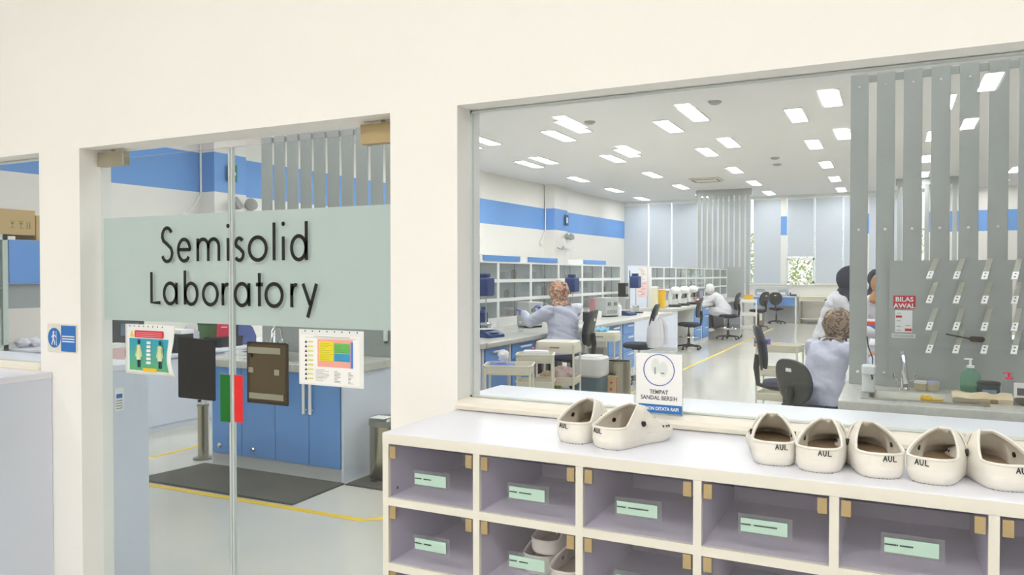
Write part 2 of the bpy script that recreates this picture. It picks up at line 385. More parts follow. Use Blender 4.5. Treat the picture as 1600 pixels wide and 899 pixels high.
# ceiling fittings
t = thing('air_conditioner', 'cream cassette air conditioner in the lab ceiling near the far slats', 'air conditioner', (-4.74, 21.9, ZC))
m = MB(); m.rbox((-0.42, -0.42, -0.04), (0.42, 0.42, 0), 0.05); m.build('grille_panel', BEIGE, t)
m = MB()
for s in (-1, 1): m.box((s*0.34-0.02, -0.3, -0.046), (s*0.34+0.02, 0.3, -0.04)); m.box((-0.3, s*0.34-0.02, -0.046), (0.3, s*0.34+0.02, -0.04))
m.build('air_slots', BLACK, t)
sd = None
for (x, y), lb in zip(((-4.8, 12.75), (-2.5, 12.15), (-2.45, 18.55), (-2.54, 19.64)), ('beside the second light row', 'nearest above the aisle', 'mid ceiling, nearer of two close together', 'mid ceiling, farther of two close together')):
    if sd is None:
        sd = thing('smoke_detector', 'round grey ceiling detector '+lb, 'smoke detector', (x, y, ZC), 0, 'round ceiling detectors')
        m = MB(); m.lathe([(0.1, 0), (0.1, -0.02), (0.06, -0.045), (0.02, -0.05)]); m.build('housing', mat('grey_plastic', (170, 170, 168), 0.5), sd)
        m = MB(); m.lathe([(0.065, -0.038), (0.07, -0.036), (0.066, -0.03)]); m.build('sensor_ring', BLACK, sd)
    else: dup(sd, (x, y, ZC), 0, 'round grey ceiling detector '+lb)
# emergency lamps and conduits on the left wall
for px0, zx, lb in ((322, 0, 'near'), (853, 1, 'far')):
    pw = wl(px0); k = thing('conduit', 'thin white vertical conduit down the left wall at the %s blue-banded pilaster' % lb, 'conduit', (pw.x+0.03, pw.y-0.12, 2.7))
    m = MB(); m.tube([(0, 0, 1.6), (0, 0, 0.2), (0, -0.15, 0.0), (0, -0.28, -0.12)], 0.022 if zx else 0.018, 8); m.build('pipe', WHITE, k)
    m = MB(); m.rbox((-0.03, -0.34, -0.2), (0.04, -0.22, -0.1), 0.02, axis=0); m.build('junction_box', WHITE, k)
    q = wl(352 if not zx else 869); e = thing('emergency_light', 'twin-head emergency lamp below the blue band on the %s pilaster' % lb, 'emergency light', (q.x+0.34, q.y, 2.62), 0)
    m = MB(); m.rbox((-0.06, -0.2, -0.22), (0.06, 0.2, 0.1), 0.03, axis=0); m.build('battery_box', WHITE, e)
    for s in (-1, 1):
        m = MB(); m.lathe([(0.04, -0.08), (0.09, -0.03), (0.11, 0.05), (0.09, 0.06)], n=16); m.xform(Matrix.Translation((0.08, s*0.16, 0.15)) @ Matrix.Rotation(1.2, 4, 'Y') @ Matrix.Rotation(s*0.4, 4, 'X'))
        m.build('lamp_head', mat('grey_lamp', (150, 150, 148), 0.4), e)
    m = MB(); m.tube([(0, -0.2, -0.15), (0.02, -0.45, -0.25), (0, -0.7, -0.2)], 0.014, 8); m.build('cable', mat('cable_grey', (120, 120, 120), 0.6), e)
q = wl(341); s_ = thing('exit_sign', 'small green emergency exit sign on the near pilaster in the blue band', 'sign', (q.x+0.33, q.y, 3.28))
m = MB(); m.box((0, -0.1, -0.14), (0.01, 0.1, 0.14)); m.build('board', mat('exit_green', (10, 120, 90), 0.5), s_)
m = MB(); m.prism([(-0.07, -0.01), (0.0, -0.07), (0.0, -0.03), (0.07, -0.03), (0.07, 0.02), (0, 0.02), (0, 0.06)], 0, 0.0101, 0.013); m.build('arrow', WHITE, s_)
q = wl(870); s_ = thing('wall_sign', 'tiny dark framed sign in the blue band on the far pilaster', 'sign', (q.x+0.33, q.y, 3.28))
m = MB(); m.box((0, -0.12, -0.16), (0.01, 0.12, 0.16)); m.build('board', mat('navy_sign', (30, 80, 130), 0.5), s_)
m = MB(); m.box((0.0101, -0.05, -0.09), (0.014, 0.05, 0.09)); m.build('pictogram', WHITE, s_)
# ================= GLASS DOOR =================
gd = [thing('glass_door', 'left frameless glass door leaf with first half of the lab name', 'door', (DX0+0.012, YG, 0.01), 0, 'frameless glass door leaves'),
      thing('glass_door', 'right frameless glass door leaf with second half of the lab name', 'door', (-2.292, YG, 0.01), 0, 'frameless glass door leaves')]
XM = -2.3
for i, (x0, x1) in enumerate(((DX0+0.012, XM-0.004), (XM+0.004, DX1-0.005))):
    d = gd[i]; d.location = (x0, YG, 0.01); wd = x1-x0; H = 2.085
    m = MB(); m.box((0.006, -0.006, 0), (wd-0.006, 0.006, H)); m.build('pane', DGLASS, d, smooth=False)
    m = MB(); m.box((0.006, 0.0065, 1.397), (wd-0.006, 0.0075, 1.835)); m.build('frosted_band', FROST, d, smooth=False)
    m = MB(); ex = wd-0.009 if i == 0 else 0
    m.box((ex, -0.006, 0), (ex+0.009, 0.006, H)); m.build('edge_strip', EDGEGL, d)
    m = MB(); cx0, cx1 = ((0, 0.165) if i == 0 else (wd-0.175, wd)); zc0 = 2.055
    if i: zc0 = 2.045
    m.rbox((cx0, -0.016, zc0), (cx1, 0.016, 2.115), 0.004, axis=1); m.build('top_patch', BRASS if i else mat('nickel', (186, 180, 160), 0.3, metal=0.8), d)
    m = MB(); m.cyl(((cx0+cx1)/2, 0, 2.09), ((cx0+cx1)/2, 0, 2.125), 0.008); m.build('pivot', STEEL, d)
# stroke letters of the lab name
def arc(cx, cy, rx, ry, a0, a1, n=18):
    return [(cx+rx*math.cos(math.radians(a0+(a1-a0)*k/n)), cy+ry*math.sin(math.radians(a0+(a1-a0)*k/n))) for k in range(n+1)]
AS = 1.57
G = {'S': [arc(0.5, 1.14, 0.40, 0.37, 25, 180, 10)+[(0.1, 1.12), (0.2, 0.93), (0.5, 0.78), (0.82, 0.6), (0.92, 0.4)]+arc(0.5, 0.38, 0.42, 0.38, 0, -160, 12)],
     'e': [[(0.04, 0.52), (0.96, 0.52)]+arc(0.5, 0.5, 0.46, 0.48, 5, 322, 26)],
     'm': [[(0.04, 0), (0.04, 1)], [(0.04, 0.55)]+arc(0.27, 0.62, 0.23, 0.34, 165, 0, 10)+[(0.5, 0)], [(0.5, 0.55)]+arc(0.73, 0.62, 0.23, 0.34, 165, 0, 10)+[(0.96, 0)]],
     'i': [[(0.5, 0), (0.5, 0.98)]],
     's': [arc(0.5, 0.74, 0.33, 0.22, 30, 190, 8)+[(0.25, 0.62), (0.55, 0.52), (0.85, 0.36)]+arc(0.5, 0.26, 0.38, 0.24, 10, -150, 10)],
     'o': [arc(0.5, 0.5, 0.47, 0.48, 0, 360, 28)], 'l': [[(0.5, 0), (0.5, AS)]],
     'd': [arc(0.46, 0.5, 0.45, 0.48, 0, 360, 28), [(0.93, 0), (0.93, AS)]],
     'L': [[(0.07, 1.5), (0.07, 0.06), (0.97, 0.06)]], 'a': [arc(0.46, 0.5, 0.45, 0.48, 0, 360, 28), [(0.93, 0), (0.93, 1)]],
     'b': [arc(0.54, 0.5, 0.45, 0.48, 0, 360, 28), [(0.07, 0), (0.07, AS)]],
     'r': [[(0.12, 0), (0.12, 1)], [(0.12, 0.5)]+arc(0.62, 0.5, 0.5, 0.44, 175, 70, 10)],
     't': [[(0.5, 0), (0.5, 1.45)], [(0.0, 0.95), (1.0, 0.95)]], 'y': [[(0.05, 1), (0.52, 0.12)], [(0.95, 1), (0.36, -0.42)]]}
def cpx(c): return oy(120+c*0.3782, 430, YG).x
line1 = [('S', 352, 408), ('e', 420, 480), ('m', 499, 601), ('i', 610, 645), ('s', 652, 703), ('o', 712, 795), ('l', 812, 830), ('i', 850, 868), ('d', 888, 963)]
line2 = [('L', 308, 355), ('a', 362, 425), ('b', 445, 507), ('o', 522, 592), ('r', 604, 640), ('a', 655, 725), ('t', 741, 778), ('o', 780, 860), ('r', 885, 925), ('y', 932, 1003)]
for ln, base, xh in ((line1, 1.655, 0.0905), (line2, 1.481, 0.0875)):
    for ch, a, b in ln:
        x0, x1 = cpx(a)+0.005, cpx(b)-0.005; leaf = gd[0] if (x0+x1)/2 < XM else gd[1]
        if ch == 'i' and a == 610: x0, x1 = -2.322, -2.304; leaf = gd[0]
        if ch == 'r' and a == 604: x0, x1 = -2.347, -2.304; leaf = gd[0]
        m = MB(); off = leaf.location
        for st in G[ch]:
            cl = len(st) > 20 and abs(st[0][0]-st[-1][0]) < 1e-4
            pts = [(x0+(x1-x0)*p[0]-off.x, base+xh*p[1]-off.z) for p in st]
            m.ribbon(pts[:-1] if cl else pts, 0.0142, -0.0073, -0.0062, closed=cl)
        if ch == 'i':
            cx = (x0+x1)/2-off.x; m.loft([[(cx+0.0085*math.cos(q*PI/8), y, base+xh*1.5-off.z+0.0085*math.sin(q*PI/8)) for q in range(16)] for y in (-0.0073, -0.0062)])
        m.build('letter', LETTER, leaf, smooth=False)
# ================= SHOE CABINET =================
CT, CF, CB = 1.174, 1.70, 2.098
cabx = -1.234
def shoe_cabinet():
    t = thing('shoe_cabinet', 'white open-fronted shoe cabinet with small clear flap doors below the window', 'cabinet', (cabx, CF, 0))
    n = 8; pw, dw = 0.0165, 0.28; W = n*dw+pw; H = CT; D = CB-CF; rows = [1.145, 0.982, 0.805, 0.628, 0.451, 0.274, 0.10]
    m = MB(); m.rbox((0, 0, H-0.029), (W, D, H), 0.003, axis=0); m.build('top_board', LAM, t)
    m = MB(); m.rbox((0, -0.0012, H-0.029), (W, 0.002, H-0.0015), 0.001, axis=0); m.build('edge_band', LAMEDGE, t)
    m = MB()
    for k in range(n+1): m.box((k*dw, 0, 0), (k*dw+pw+0.002, D-0.01, H-0.029))
    for z in rows[1:]: m.box((0, 0.0005, z-0.004), (W, D-0.01, z+0.017))
    m.build('frame', LAMEDGE, t, smooth=False)
    m = MB(); m.box((0, D-0.01, 0.1), (W, D, H-0.03)); m.build('back_panel', LILAC, t)
    m = MB(); e = 0.0006
    for k in range(n+1):
        for s in (0, 1):
            x = k*dw-e if s == 0 else k*dw+pw+0.002
            if (k == 0 and s == 0) or (k == n and s == 1): continue
            m.box((x, 0.012, 0.1), (x+e, D-0.01, 1.145))
    for z in rows[:-1]:
        if z != 1.145: m.box((pw, 0.012, z-0.004-e), (W-pw, D-0.01, z-0.004))
        else: m.box((pw, 0.012, z-e), (W-pw, D-0.01, z))
    m.build('lining', LILAC, t, smooth=False)
    m = MB()
    for z in rows[1:]: m.box((pw, 0.012, z+0.017), (W-pw, D-0.01, z+0.0176))
    m.build('shelf_surface', mat('lilac_lit_shelf', (228, 226, 240), 0.4), t, smooth=False)  # lighter copy of the lining laminate, painting light onto the shelf tops
    a = oy(1040, 738, CF).x-cabx; b = oy(1122, 748, CF).x-cabx
    m = MB(); m.prism([(a, H-0.003), (b-0.03, H-0.003), (b, H-0.026), (a, H-0.026)], 1, -0.0008, 0.0005); m.build('chipped_edge', mat('bare_chipboard', (206, 194, 172), 0.9, var=(60, (226, 218, 200))), t)
    random.seed(2)
    for c in range(7):
        for r in range(3):
            z1 = rows[r]-0.006; z0 = rows[r+1]+0.019; x0 = c*dw+pw+0.004; x1 = (c+1)*dw-0.002
            m = MB(); m.box((x0, 0.006, z0), (x1, 0.009, z1)); d = m.build('door', ACRYL, t, smooth=False)
            for hx in (x0+0.002, x1-0.021):
                m = MB(); m.rbox((hx, 0.0, z1-0.033), (hx+0.019, 0.0058, z1), 0.002, axis=1); m.build('hinge', BRASS, d)
            lx = x0+0.082; lz = z0+0.045 if r == 0 else z0+0.05
            m = MB(); m.box((lx-0.006, 0.003, lz-0.006), (lx+0.106, 0.0055, lz+0.038)); m.build('card_holder', CLEAR, d, smooth=False)
            m = MB(); m.box((lx, 0.0015, lz), (lx+0.096, 0.0028, lz+0.029)); m.build('name_card', MINT, d, smooth=False)
            m = MB(); x = lx+0.001
            while x < lx+0.022: m.box((x, 0.0008, lz+0.0145), (x+0.0022, 0.0014, lz+0.0175)); x += 0.003
            x = lx+0.028; e2 = lx+random.choice((0.05, 0.06, 0.075))
            while x < e2: m.box((x, 0.0008, lz+0.0145), (x+0.0022, 0.0014, lz+0.0175)); x += 0.003
            m.build('card_print', INK, d, smooth=False)
    m = MB(); m.cyl((pw+0.01, 0.03, 1.02), (pw+0.012, 0.03, 1.02), 0.004); m.build('screw_cap', BLACK, t)
shoe_cabinet()
# side cabinet on the left outside and the two low cabinets inside the lab
def plain_cab(label, x0, x1, y0, y1, h, flip=False):
    t = thing('low_cabinet', label, 'cabinet', (x0, y0, 0)); W = x1-x0; D = y1-y0
    m = MB(); m.rbox((-0.004, -0.004, h-0.028), (W+0.004, D+0.0, h), 0.004, axis=0); m.build('top_board', LAM, t)
    m = MB(); m.box((0, 0.0, 0.0), (0.02, D, h-0.028)); m.box((W-0.02, 0, 0), (W, D, h-0.028)); m.box((0.02, 0.01 if flip else D-0.012, 0), (W-0.02, 0.02 if flip else D, h-0.028)); m.build('carcass', GREYLAM, t, smooth=False)
    n = max(2, int(W/0.5)); yf = D if flip else 0
    for k in range(n):
        m = MB(); m.box((0.022+(W-0.044)*k/n, yf-0.018 if flip else 0, 0.06), (0.018+(W-0.044)*(k+1)/n, yf if flip else 0.018, h-0.035)); m.build('door', GREYLAM, t)
    return t
plain_cab('pale grey cabinet with white top at the left edge, outside the lab', -5.4, -3.275, 1.70, 2.098, 1.178)
q1 = plain_cab('white low cabinet inside the lab behind the right window', -1.36, 2.2, YW1+0.02, 2.655, 1.172, True)
q2 = plain_cab('white low cabinet inside the lab left of the glass door', -6.5, -3.3, YW1+0.02, 2.60, 1.172, True)
t = thing('sticker', 'small white instruction sticker with blue picture on left inner cabinet side', 'sticker', (-3.298, 2.39, 1.0))
a = ox(178, 608, -3.298); b = ox(192, 642, -3.298); t.location = (-3.2995, a.y, b.z)
m = MB(); m.box((0, 0, 0), (0.0012, b.y-a.y, a.z-b.z)); m.build('sheet', PAPER, t)
m = MB(); m.box((0.0013, 0.008, 0.062), (0.002, b.y-a.y-0.008, 0.082)); m.build('picture', SIGNBLUE, t)
m = MB(); [m.box((0.0013, 0.006, 0.012+0.012*k), (0.002, b.y-a.y-0.008, 0.015+0.012*k)) for k in range(4)]; m.build('print', GREYTXT, t)
# ================= CLOGS =================
def clog(label, side=1, mark='AUL', markx=0.012, group='white clogs on the cabinet top'):
    # heel at y=0 facing -y, toe towards +y; side=+1: waist curves in on +x
    t = thing('clog', label, 'clog', (0, 0, 0), 0, group)
    L_ = 0.255; A_ = 0.052; n = 2.5
    def half(y):
        if y < A_: w = (1-((A_-y)/A_)**2.6)**(1/2.6)
        else: w = 1
        e = L_-0.085
        if y > e: w *= max(0, 1-((y-e)/(L_-e))**2.3)**(1/2.3)
        q = y/L_; b = 0.0470-0.003*math.exp(-((q-0.50)/0.10)**2)+0.0105*math.exp(-((q-0.72)/0.17)**2)
        return b*w
    def mid(y): return side*0.020*(y/L_)**1.6
    def Hd(y):   # height of the closed dome
        k = y/L_
        q = min(1, max(0, (k-0.50)/0.22)); return 0.099-0.038*q*q*(3-2*q)-0.022*max(0, (k-0.64)/0.36)**1.4
    def zr(y):   # rim height
        k = y/L_
        if k < 0.14: return 0.054
        if k > 0.565: return 9
        q = (k-0.14)/0.425; return Hd(y)*(0.545+0.455*(1-(1-q)**1.7))
    ys = [0.0006, 0.002, 0.005, 0.01, 0.017, 0.026, 0.038]+[0.052+0.0055*i for i in range(18)]+[0.152+0.0085*i for i in range(13)]
    ys = [y for y in ys if y < L_-0.012]+[L_-0.010, L_-0.005, L_-0.0015]
    z0 = 0.016; NP = 13; v = []; fq = []
    def pt(y, s, z, off=0):
        H = Hd(y); q = min(1, max(0, z/H)); tp = (1-q**3.1)**(1/2.3) if z < H else 0
        fl = 1+0.10*math.exp(-((z-0.055)/0.03)**2)*(1 if y < 0.12 else 0.3)
        yy = y if y > A_ else A_-(A_-y)*(0.97+0.03*min(1, z/0.05))
        return Vector((mid(y)+s*(half(y)*tp*fl+off), yy, z))
    m = MB(); NT = 9
    def col(y, s):
        top = min(zr(y), Hd(y)); R = []
        for k in range(NT+1):
            f = k/NT
            th = f*math.asin(min(1, (top/Hd(y))**1.5)); z = Hd(y)*math.sin(th)**(1/1.5)
            z = z0+(z-0)*(1-z0/max(top, .02)) if top < 9 else z
            R.append(pt(y, s, min(z, Hd(y))))
        return R
    # heel wall joins the two sides
    rings = [col(y, -1)+col(y, 1)[::-1] for y in ys]; nn = 2*(NT+1)
    vv = [p for r in rings for p in r]; ff = []
    for i in range(len(rings)-1):
        for k in range(nn-1):
            if k == NT:   # across the top: only when closed
                if zr(ys[i]) >= 9: ff.append((i*nn+k, i*nn+k+1, (i+1)*nn+k+1, (i+1)*nn+k))
                continue
            ff.append((i*nn+k, i*nn+k+1, (i+1)*nn+k+1, (i+1)*nn+k))
    for k in range(NT): ff.append((k, k+1, nn-2-k, nn-1-k))   # close the heel strip
    e = (len(rings)-1)*nn
    for k in range(NT): ff.append((e+k, e+nn-1-k, e+nn-2-k, e+k+1))
    m.add(vv, ff); o = m.build('upper', CLOG, t)
    import bmesh
    bm = bmesh.new(); bm.from_mesh(o.data); bmesh.ops.remove_doubles(bm, verts=bm.verts, dist=0.0004); bmesh.ops.recalc_face_normals(bm, faces=bm.faces)
    f0 = min(bm.faces, key=lambda f: f.calc_center_median().y)
    if f0.normal.y > 0: bmesh.ops.reverse_faces(bm, faces=bm.faces)
    bm.to_mesh(o.data); bm.free()
    mods(o, ('SOLIDIFY', dict(thickness=0.0052, offset=-1, use_even_offset=False)), ('SUBSURF', dict(levels=1, render_levels=1)))
    # rolled rim
    zi = [y for y in ys if zr(y) < 9 and zr(y) < Hd(y)*0.985]
    rim = [pt(y, -1, min(zr(y), Hd(y)*0.999), -0.001) for y in zi]; rim2 = [pt(y, 1, min(zr(y), Hd(y)*0.999), -0.001) for y in zi]
    m = MB(); pth = rim[::-1]+rim2; m.tube(pth+[pth[0]], 0.0031, 8, cap=False); m.build('rim', CLOG, t)
    # sole
    m = MB(); R = []
    N_ = 44
    def outline(sc, z, grow=0.0):
        P = []
        yy = [L_*(0.5-0.5*math.cos(PI*k/22)) for k in range(23)]
        for y in yy: P.append((mid(y)+half(min(max(y, 0.0001), L_-0.0001))+grow*(1 if 0 < y < L_ else 0), y, z))
        for y in yy[::-1][1:-1]: P.append((mid(y)-half(y)-grow, y, z))
        cy = L_/2
        return [(p[0]*sc, cy+(p[1]-cy)*(1+(sc-1)*0.6), p[2]) for p in P]
    rr = [outline(0.84, 0.0), outline(0.91, 0.003), outline(0.975, 0.010, 0.0), outline(1.0, 0.024, 0.0018), outline(1.0, 0.030, 0.001), outline(0.90, 0.0305)]
    m.loft(rr); m.build('sole', CLOG, t)
    m = MB()
    for k in range(9):
        x = -0.030+0.0075*k; m.rbox((x-0.0025, 0.009+0.00016*abs(x*1000)**1.4*0.5, -0.0002), (x+0.0025, 0.05, 0.005), 0.002, axis=2)
    m.build('tread', mat('tread_grey', (176, 170, 156), 0.8), t)
    m = MB(); m.loft([outline(0.87, 0.0306), outline(0.87, 0.0318)]); m.build('insole', TAN, t)
    # strap folded forward over the instep, two rivets, vent holes
    P = []
    for k in range(25):
        a = -1+2*k/24; ya = L_*0.50+0.018*(1-abs(a)**2); H = Hd(ya)
        z = 0.050+(H-0.050)*math.sqrt(max(0, 1-abs(a)**2.2)); s = 1 if a >= 0 else -1
        p = pt(L_*0.47+0.03*(1-abs(a)), s, min(z, H*0.999), 0.0025)
        if abs(a) < 0.02: p.x = mid(ya)
        p.z += 0.003*(1-abs(a)); P.append(p)
    m = MB(); rings = []
    for p in P: rings.append([(p.x, p.y-0.006, p.z-0.0015), (p.x, p.y+0.006, p.z-0.0035), (p.x*1.03, p.y+0.006, p.z), (p.x*1.03, p.y-0.006, p.z+0.002)])
    m.loft(rings); m.build('strap', CLOG, t)
    for s in (-1, 1):
        c = pt(L_*0.40, s, 0.056, 0.0035); m = MB(); m.cyl(c-Vector((s*0.0105, 0, 0)), c+Vector((s*0.0006, 0, 0)), 0.0068, n=16); m.build('rivet', BLACK, t, label='black strap rivet')
    m = MB()
    for s in (-1, 1):
        for k in range(3):
            c = pt(L_*(0.70+0.065*k), s, 0.040-0.002*k, 0.0004); m.cyl(c-Vector((s*0.003, 0, 0)), c+Vector((s*0.0006, 0, 0.0002)), 0.0032, n=8)
    for k in range(3):
        y = L_*0.66+k*0.02; m.cyl((mid(y), y, Hd(y)-0.002), (mid(y), y, Hd(y)+0.0006), 0.0032, n=8)
    m.build('vent_hole', mat('hole_dark', (70, 66, 60), 0.9), t)
    if mark:
        S = {'A': [[(0, 0), (0.42, 1), (0.85, 0)], [(0.15, 0.35), (0.75, 0.4)]], 'U': [[(0, 1), (0.05, 0.3), (0.3, 0), (0.6, 0.1), (0.7, 0.5), (0.7, 1)]], 'L': [[(0.05, 1), (0.0, 0.03), (0.75, 0.0)]]}
        m = MB(); x = markx
        Bh = 0.0470
        def onheel(px_, pz_):
            q = min(0.98, abs(px_)/(Bh*(1+0.10*math.exp(-((pz_-0.055)/0.03)**2))*(1-(pz_/0.099)**3.1)**(1/2.3)))
            y = A_-A_*(1-q**2.6)**(1/2.6); return Vector((px_, A_-(A_-y)*(0.97+0.03*min(1, pz_/0.05))-0.0012, pz_))
        for ch in mark:
            for st in S[ch]:
                P = []
                for a, b in zip(st, st[1:]):
                    for k in range(4): P.append(onheel(x+0.0085*(a[0]+(b[0]-a[0])*k/4), 0.0395+0.0115*(a[1]+(b[1]-a[1])*k/4)))
                P.append(onheel(x+0.0085*st[-1][0], 0.0395+0.0115*st[-1][1])); m.tube(P, 0.0009, 6)
            x += 0.0098
        m.build('name_mark', INK, t, label='handwritten AUL')
    return t
R_ = math.radians
cl = [clog('left clog of the pair nearest the clear sign stand', -1, markx=-0.026), clog('right clog of the pair nearest the clear sign stand, toe turned right', 1, markx=-0.026),
      clog('left clog of the middle pair, upright AUL mark centred on the heel', -1, markx=0.004), clog('right clog of the middle pair, AUL mark on the heel', 1, markx=0.004),
      clog('left clog of the third pair, toe turned left', -1, markx=-0.002), clog('right clog of the third pair, toe turned right', 1, markx=-0.024),
      clog('clog at the right edge of the picture, toe turned left', -1, markx=0.002)]
pos = [(-0.730, 1.787, -9), (-0.632, 1.765, -17), (-0.234, 1.776, 6), (-0.144, 1.756, -2), (-0.013, 1.762, 13), (0.066, 1.757, -13), (0.216, 1.768, 14)]
for c, (x, y, r) in zip(cl, pos): c.location = (x, y, CT+0.0002); c.rotation_euler = (0, 0, R_(r))
# three stored in the second cubby of the second row
zc = 0.8229
k1 = clog('stored clog at the right of the pile in the cubby', 1, mark=None, group='clogs stored in the cubby'); k1.location = (-0.722, 1.725, zc); k1.rotation_euler = (0, 0, R_(0)); k1.scale = (0.9, 0.9, 0.92)
k2 = dup(k1, (-0.822, 1.79, zc), R_(3), 'stored clog lying left at the bottom of the pile in the cubby')
k3 = dup(k1, (-0.800, 1.775, zc+0.062), R_(-6), 'stored clog resting on another, topmost of the cubby pile'); k3.scale = (0.82, 0.82, 0.7)
# ================= SIGNS AND PAPERS =================
a = oy(994, 548, 2.135); b = oy(1067, 655, 2.135)
t = thing('sign_stand', 'clear acrylic stand with white TEMPAT SANDAL BERSIH card on cabinet top', 'sign', (a.x, 2.135, 1.2045)); Wd = b.x-a.x; Hh = a.z-1.2045
m = MB(); m.box((-0.006, -0.002, 0), (Wd+0.001, 0.001, Hh)); m.box((-0.006, 0.004, 0), (Wd+0.001, 0.006, Hh)); m.box((-0.006, -0.012, 0), (Wd+0.001, 0.006, 0.002)); m.build('holder', CLEAR, t, smooth=False)
zt = oy(1030, 553, 2.135).z-1.2045; zb = 0.004
m = MB(); m.box((0.002, -0.0036, zb), (Wd, -0.0024, zt)); m.build('card', PAPER, t, smooth=False)
cx = Wd/2+0.001
m = MB(); R0 = 0.044; m.ribbon(arc(cx, zb+0.122, R0, R0, 0, 360, 48)[:-1], 0.0022, -0.0048, -0.0037, closed=True); m.build('ring', mat('ring_blue', (60, 100, 180), 0.5), t, smooth=False)
m = MB()
for dx, dz in ((-0.010, 0.008), (0.012, 0.0)): m.loft([[(cx+dx+0.012*math.cos(q*PI/10), y, zb+0.125+dz+0.022*math.sin(q*PI/10)) for q in range(20)] for y in (-0.0045, -0.0037)])
m.build('clog_picture', mat('pic_grey', (226, 232, 230), 0.8), t, smooth=False)
m = MB(); m.box((cx-0.012, -0.0051, zb+0.110), (cx-0.010, -0.0046, zb+0.130)); m.box((cx+0.006, -0.0051, zb+0.112), (cx+0.016, -0.0046, zb+0.115)); m.build('picture_shadow', GREYTXT, t)
zq = zb+0.031
m = MB(); m.box((0.002, -0.0048, zb), (Wd, -0.0037, zb+0.024)); m.build('blue_band', SIGNBLUE, t, smooth=False)
text('card_text', 'TEMPAT\nSANDAL BERSIH', 0.0168, GREYTXT, t, (cx, -0.0042, zb+0.054), bold=0.0002, sx=0.88)
text('band_text', 'MOHON DITATA RAPI', 0.0135, WHITE, t, (cx, -0.0052, zb+0.008), bold=0.0003, sx=0.84)
# wall sign beside the door
a = oy(75, 506, YW0); b = oy(120, 552, YW0)
t = thing('wall_sign', 'small blue and white walking-person sign on the wall left of the door', 'sign', (a.x, YW0-0.004, b.z)); Wd = b.x-a.x; Hh = a.z-b.z
m = MB(); m.rbox((-0.002, 0, -0.002), (Wd+0.002, 0.004, Hh+0.002), 0.006, axis=1); m.build('plate', mat('sign_plate', (226, 224, 214), 0.3), t)
m = MB(); m.box((Wd*0.48, -0.001, 0.003), (Wd-0.004, 0, Hh-0.005)); m.build('blue_field', SIGNBLUE, t)
m = MB(); cx, cz = Wd*0.24, Hh*0.5; m.loft([[(cx+0.043*math.cos(q*PI/16), y, cz+0.043*math.sin(q*PI/16)) for q in range(32)] for y in (-0.001, 0)]); m.build('disc', SIGNBLUE, t)
m = MB(); y0, y1 = -0.0018, -0.001
m.loft([[(cx-0.004+0.0055*math.cos(q*PI/6), y, cz+0.024+0.0055*math.sin(q*PI/6)) for q in range(12)] for y in (y0, y1)])
m.ribbon([(cx-0.004, cz+0.018), (cx-0.006, cz-0.004)], 0.010, y0, y1); m.ribbon([(cx-0.006, cz-0.002), (cx-0.010, cz-0.016), (cx-0.018, cz-0.030)], 0.005, y0, y1); m.ribbon([(cx-0.005, cz-0.002), (cx+0.003, cz-0.016), (cx+0.004, cz-0.030)], 0.005, y0, y1)
m.ribbon([(cx-0.005, cz+0.014), (cx+0.008, cz+0.008), (cx+0.014, cz+0.002)], 0.004, y0, y1); m.ribbon([(cx-0.006, cz+0.014), (cx-0.017, cz+0.002)], 0.004, y0, y1); m.ribbon([(cx+0.014, cz+0.03), (cx+0.016, cz-0.034)], 0.002, y0, y1)
m.build('walking_figure', WHITE, t, smooth=False)
m = MB()
for r in range(3):
    x = Wd*0.52
    while x < Wd*0.93: m.box((x, -0.0018, cz+0.006-0.011*r), (x+0.0045, -0.001, cz+0.011-0.011*r)); x += 0.006
m.build('sign_print', WHITE, t)
# papers taped to the glass door (inside face of the glass)
def on_door(px, py): return oy(px, py, YG)
PY = 0.0
def sheet(nm, label, p0, p1, cat='poster', y=YG-0.0085, grp=None):
    a = on_door(*p0); b = on_door(*p1); t = thing(nm, label, cat, (a.x, y, b.z), 0, grp); return t, b.x-a.x, a.z-b.z
t, Wd, Hh = sheet('poster', 'curled teal poster of two white-coated figures in a sleeve on left door leaf', (198, 506), (276, 590))
PW, PH = Wd, Hh
def wy(x, z): return 0.014*((max(0, x)/PW)**3)*(0.4+0.6*math.sin(z/PH*5))**2
def wavy(x0, x1, z0, z1, y, amp, n=14):
    v = []; f = []
    for j in range(n+1):
        for i in range(n+1):
            u, w_ = i/n, j/n; x = x0+(x1-x0)*u; z = z0+(z1-z0)*w_
            yy = y-wy(x, z); x -= 0.012*((x/PW)**2)*math.sin(z/PH*PI)
            v.append((x, yy, z))
    for j in range(n):
        for i in range(n): f.append((j*(n+1)+i, j*(n+1)+i+1, (j+1)*(n+1)+i+1, (j+1)*(n+1)+i))
    return v, f
m = MB(); m.add(*wavy(0, Wd, 0, Hh, 0, 0.012)); o = m.build('sleeve', mat('sleeve_white', (234, 238, 238), 0.4), t, ang=180); mods(o, ('SOLIDIFY', dict(thickness=0.0006)))
tm = mat('poster_teal', (60, 160, 176), 0.5); nt = tm.node_tree
tc = nt.nodes.new('ShaderNodeTexCoord'); sp = nt.nodes.new('ShaderNodeSeparateXYZ'); rp = nt.nodes.new('ShaderNodeValToRGB')
nt.links.new(tc.outputs['Generated'], sp.inputs[0]); nt.links.new(sp.outputs[2], rp.inputs[0]); nt.links.new(rp.outputs[0], nt.nodes['Principled BSDF'].inputs['Base Color'])
rp.color_ramp.elements[0].color = srgb((96, 178, 120))+(1,); rp.color_ramp.elements[1].color = srgb((40, 160, 190))+(1,)
px_ = 0.027; m = MB(); m.add(*wavy(px_, Wd*0.90, 0.018, Hh*0.72, -0.0012, 0.010)); m.build('print_field', tm, t, ang=180)
m = MB(); m.rbox((0.06, -0.0025, Hh*0.74), (Wd*0.78, -0.001, Hh*0.88), 0.006, axis=1); m.build('red_banner', RED, t)
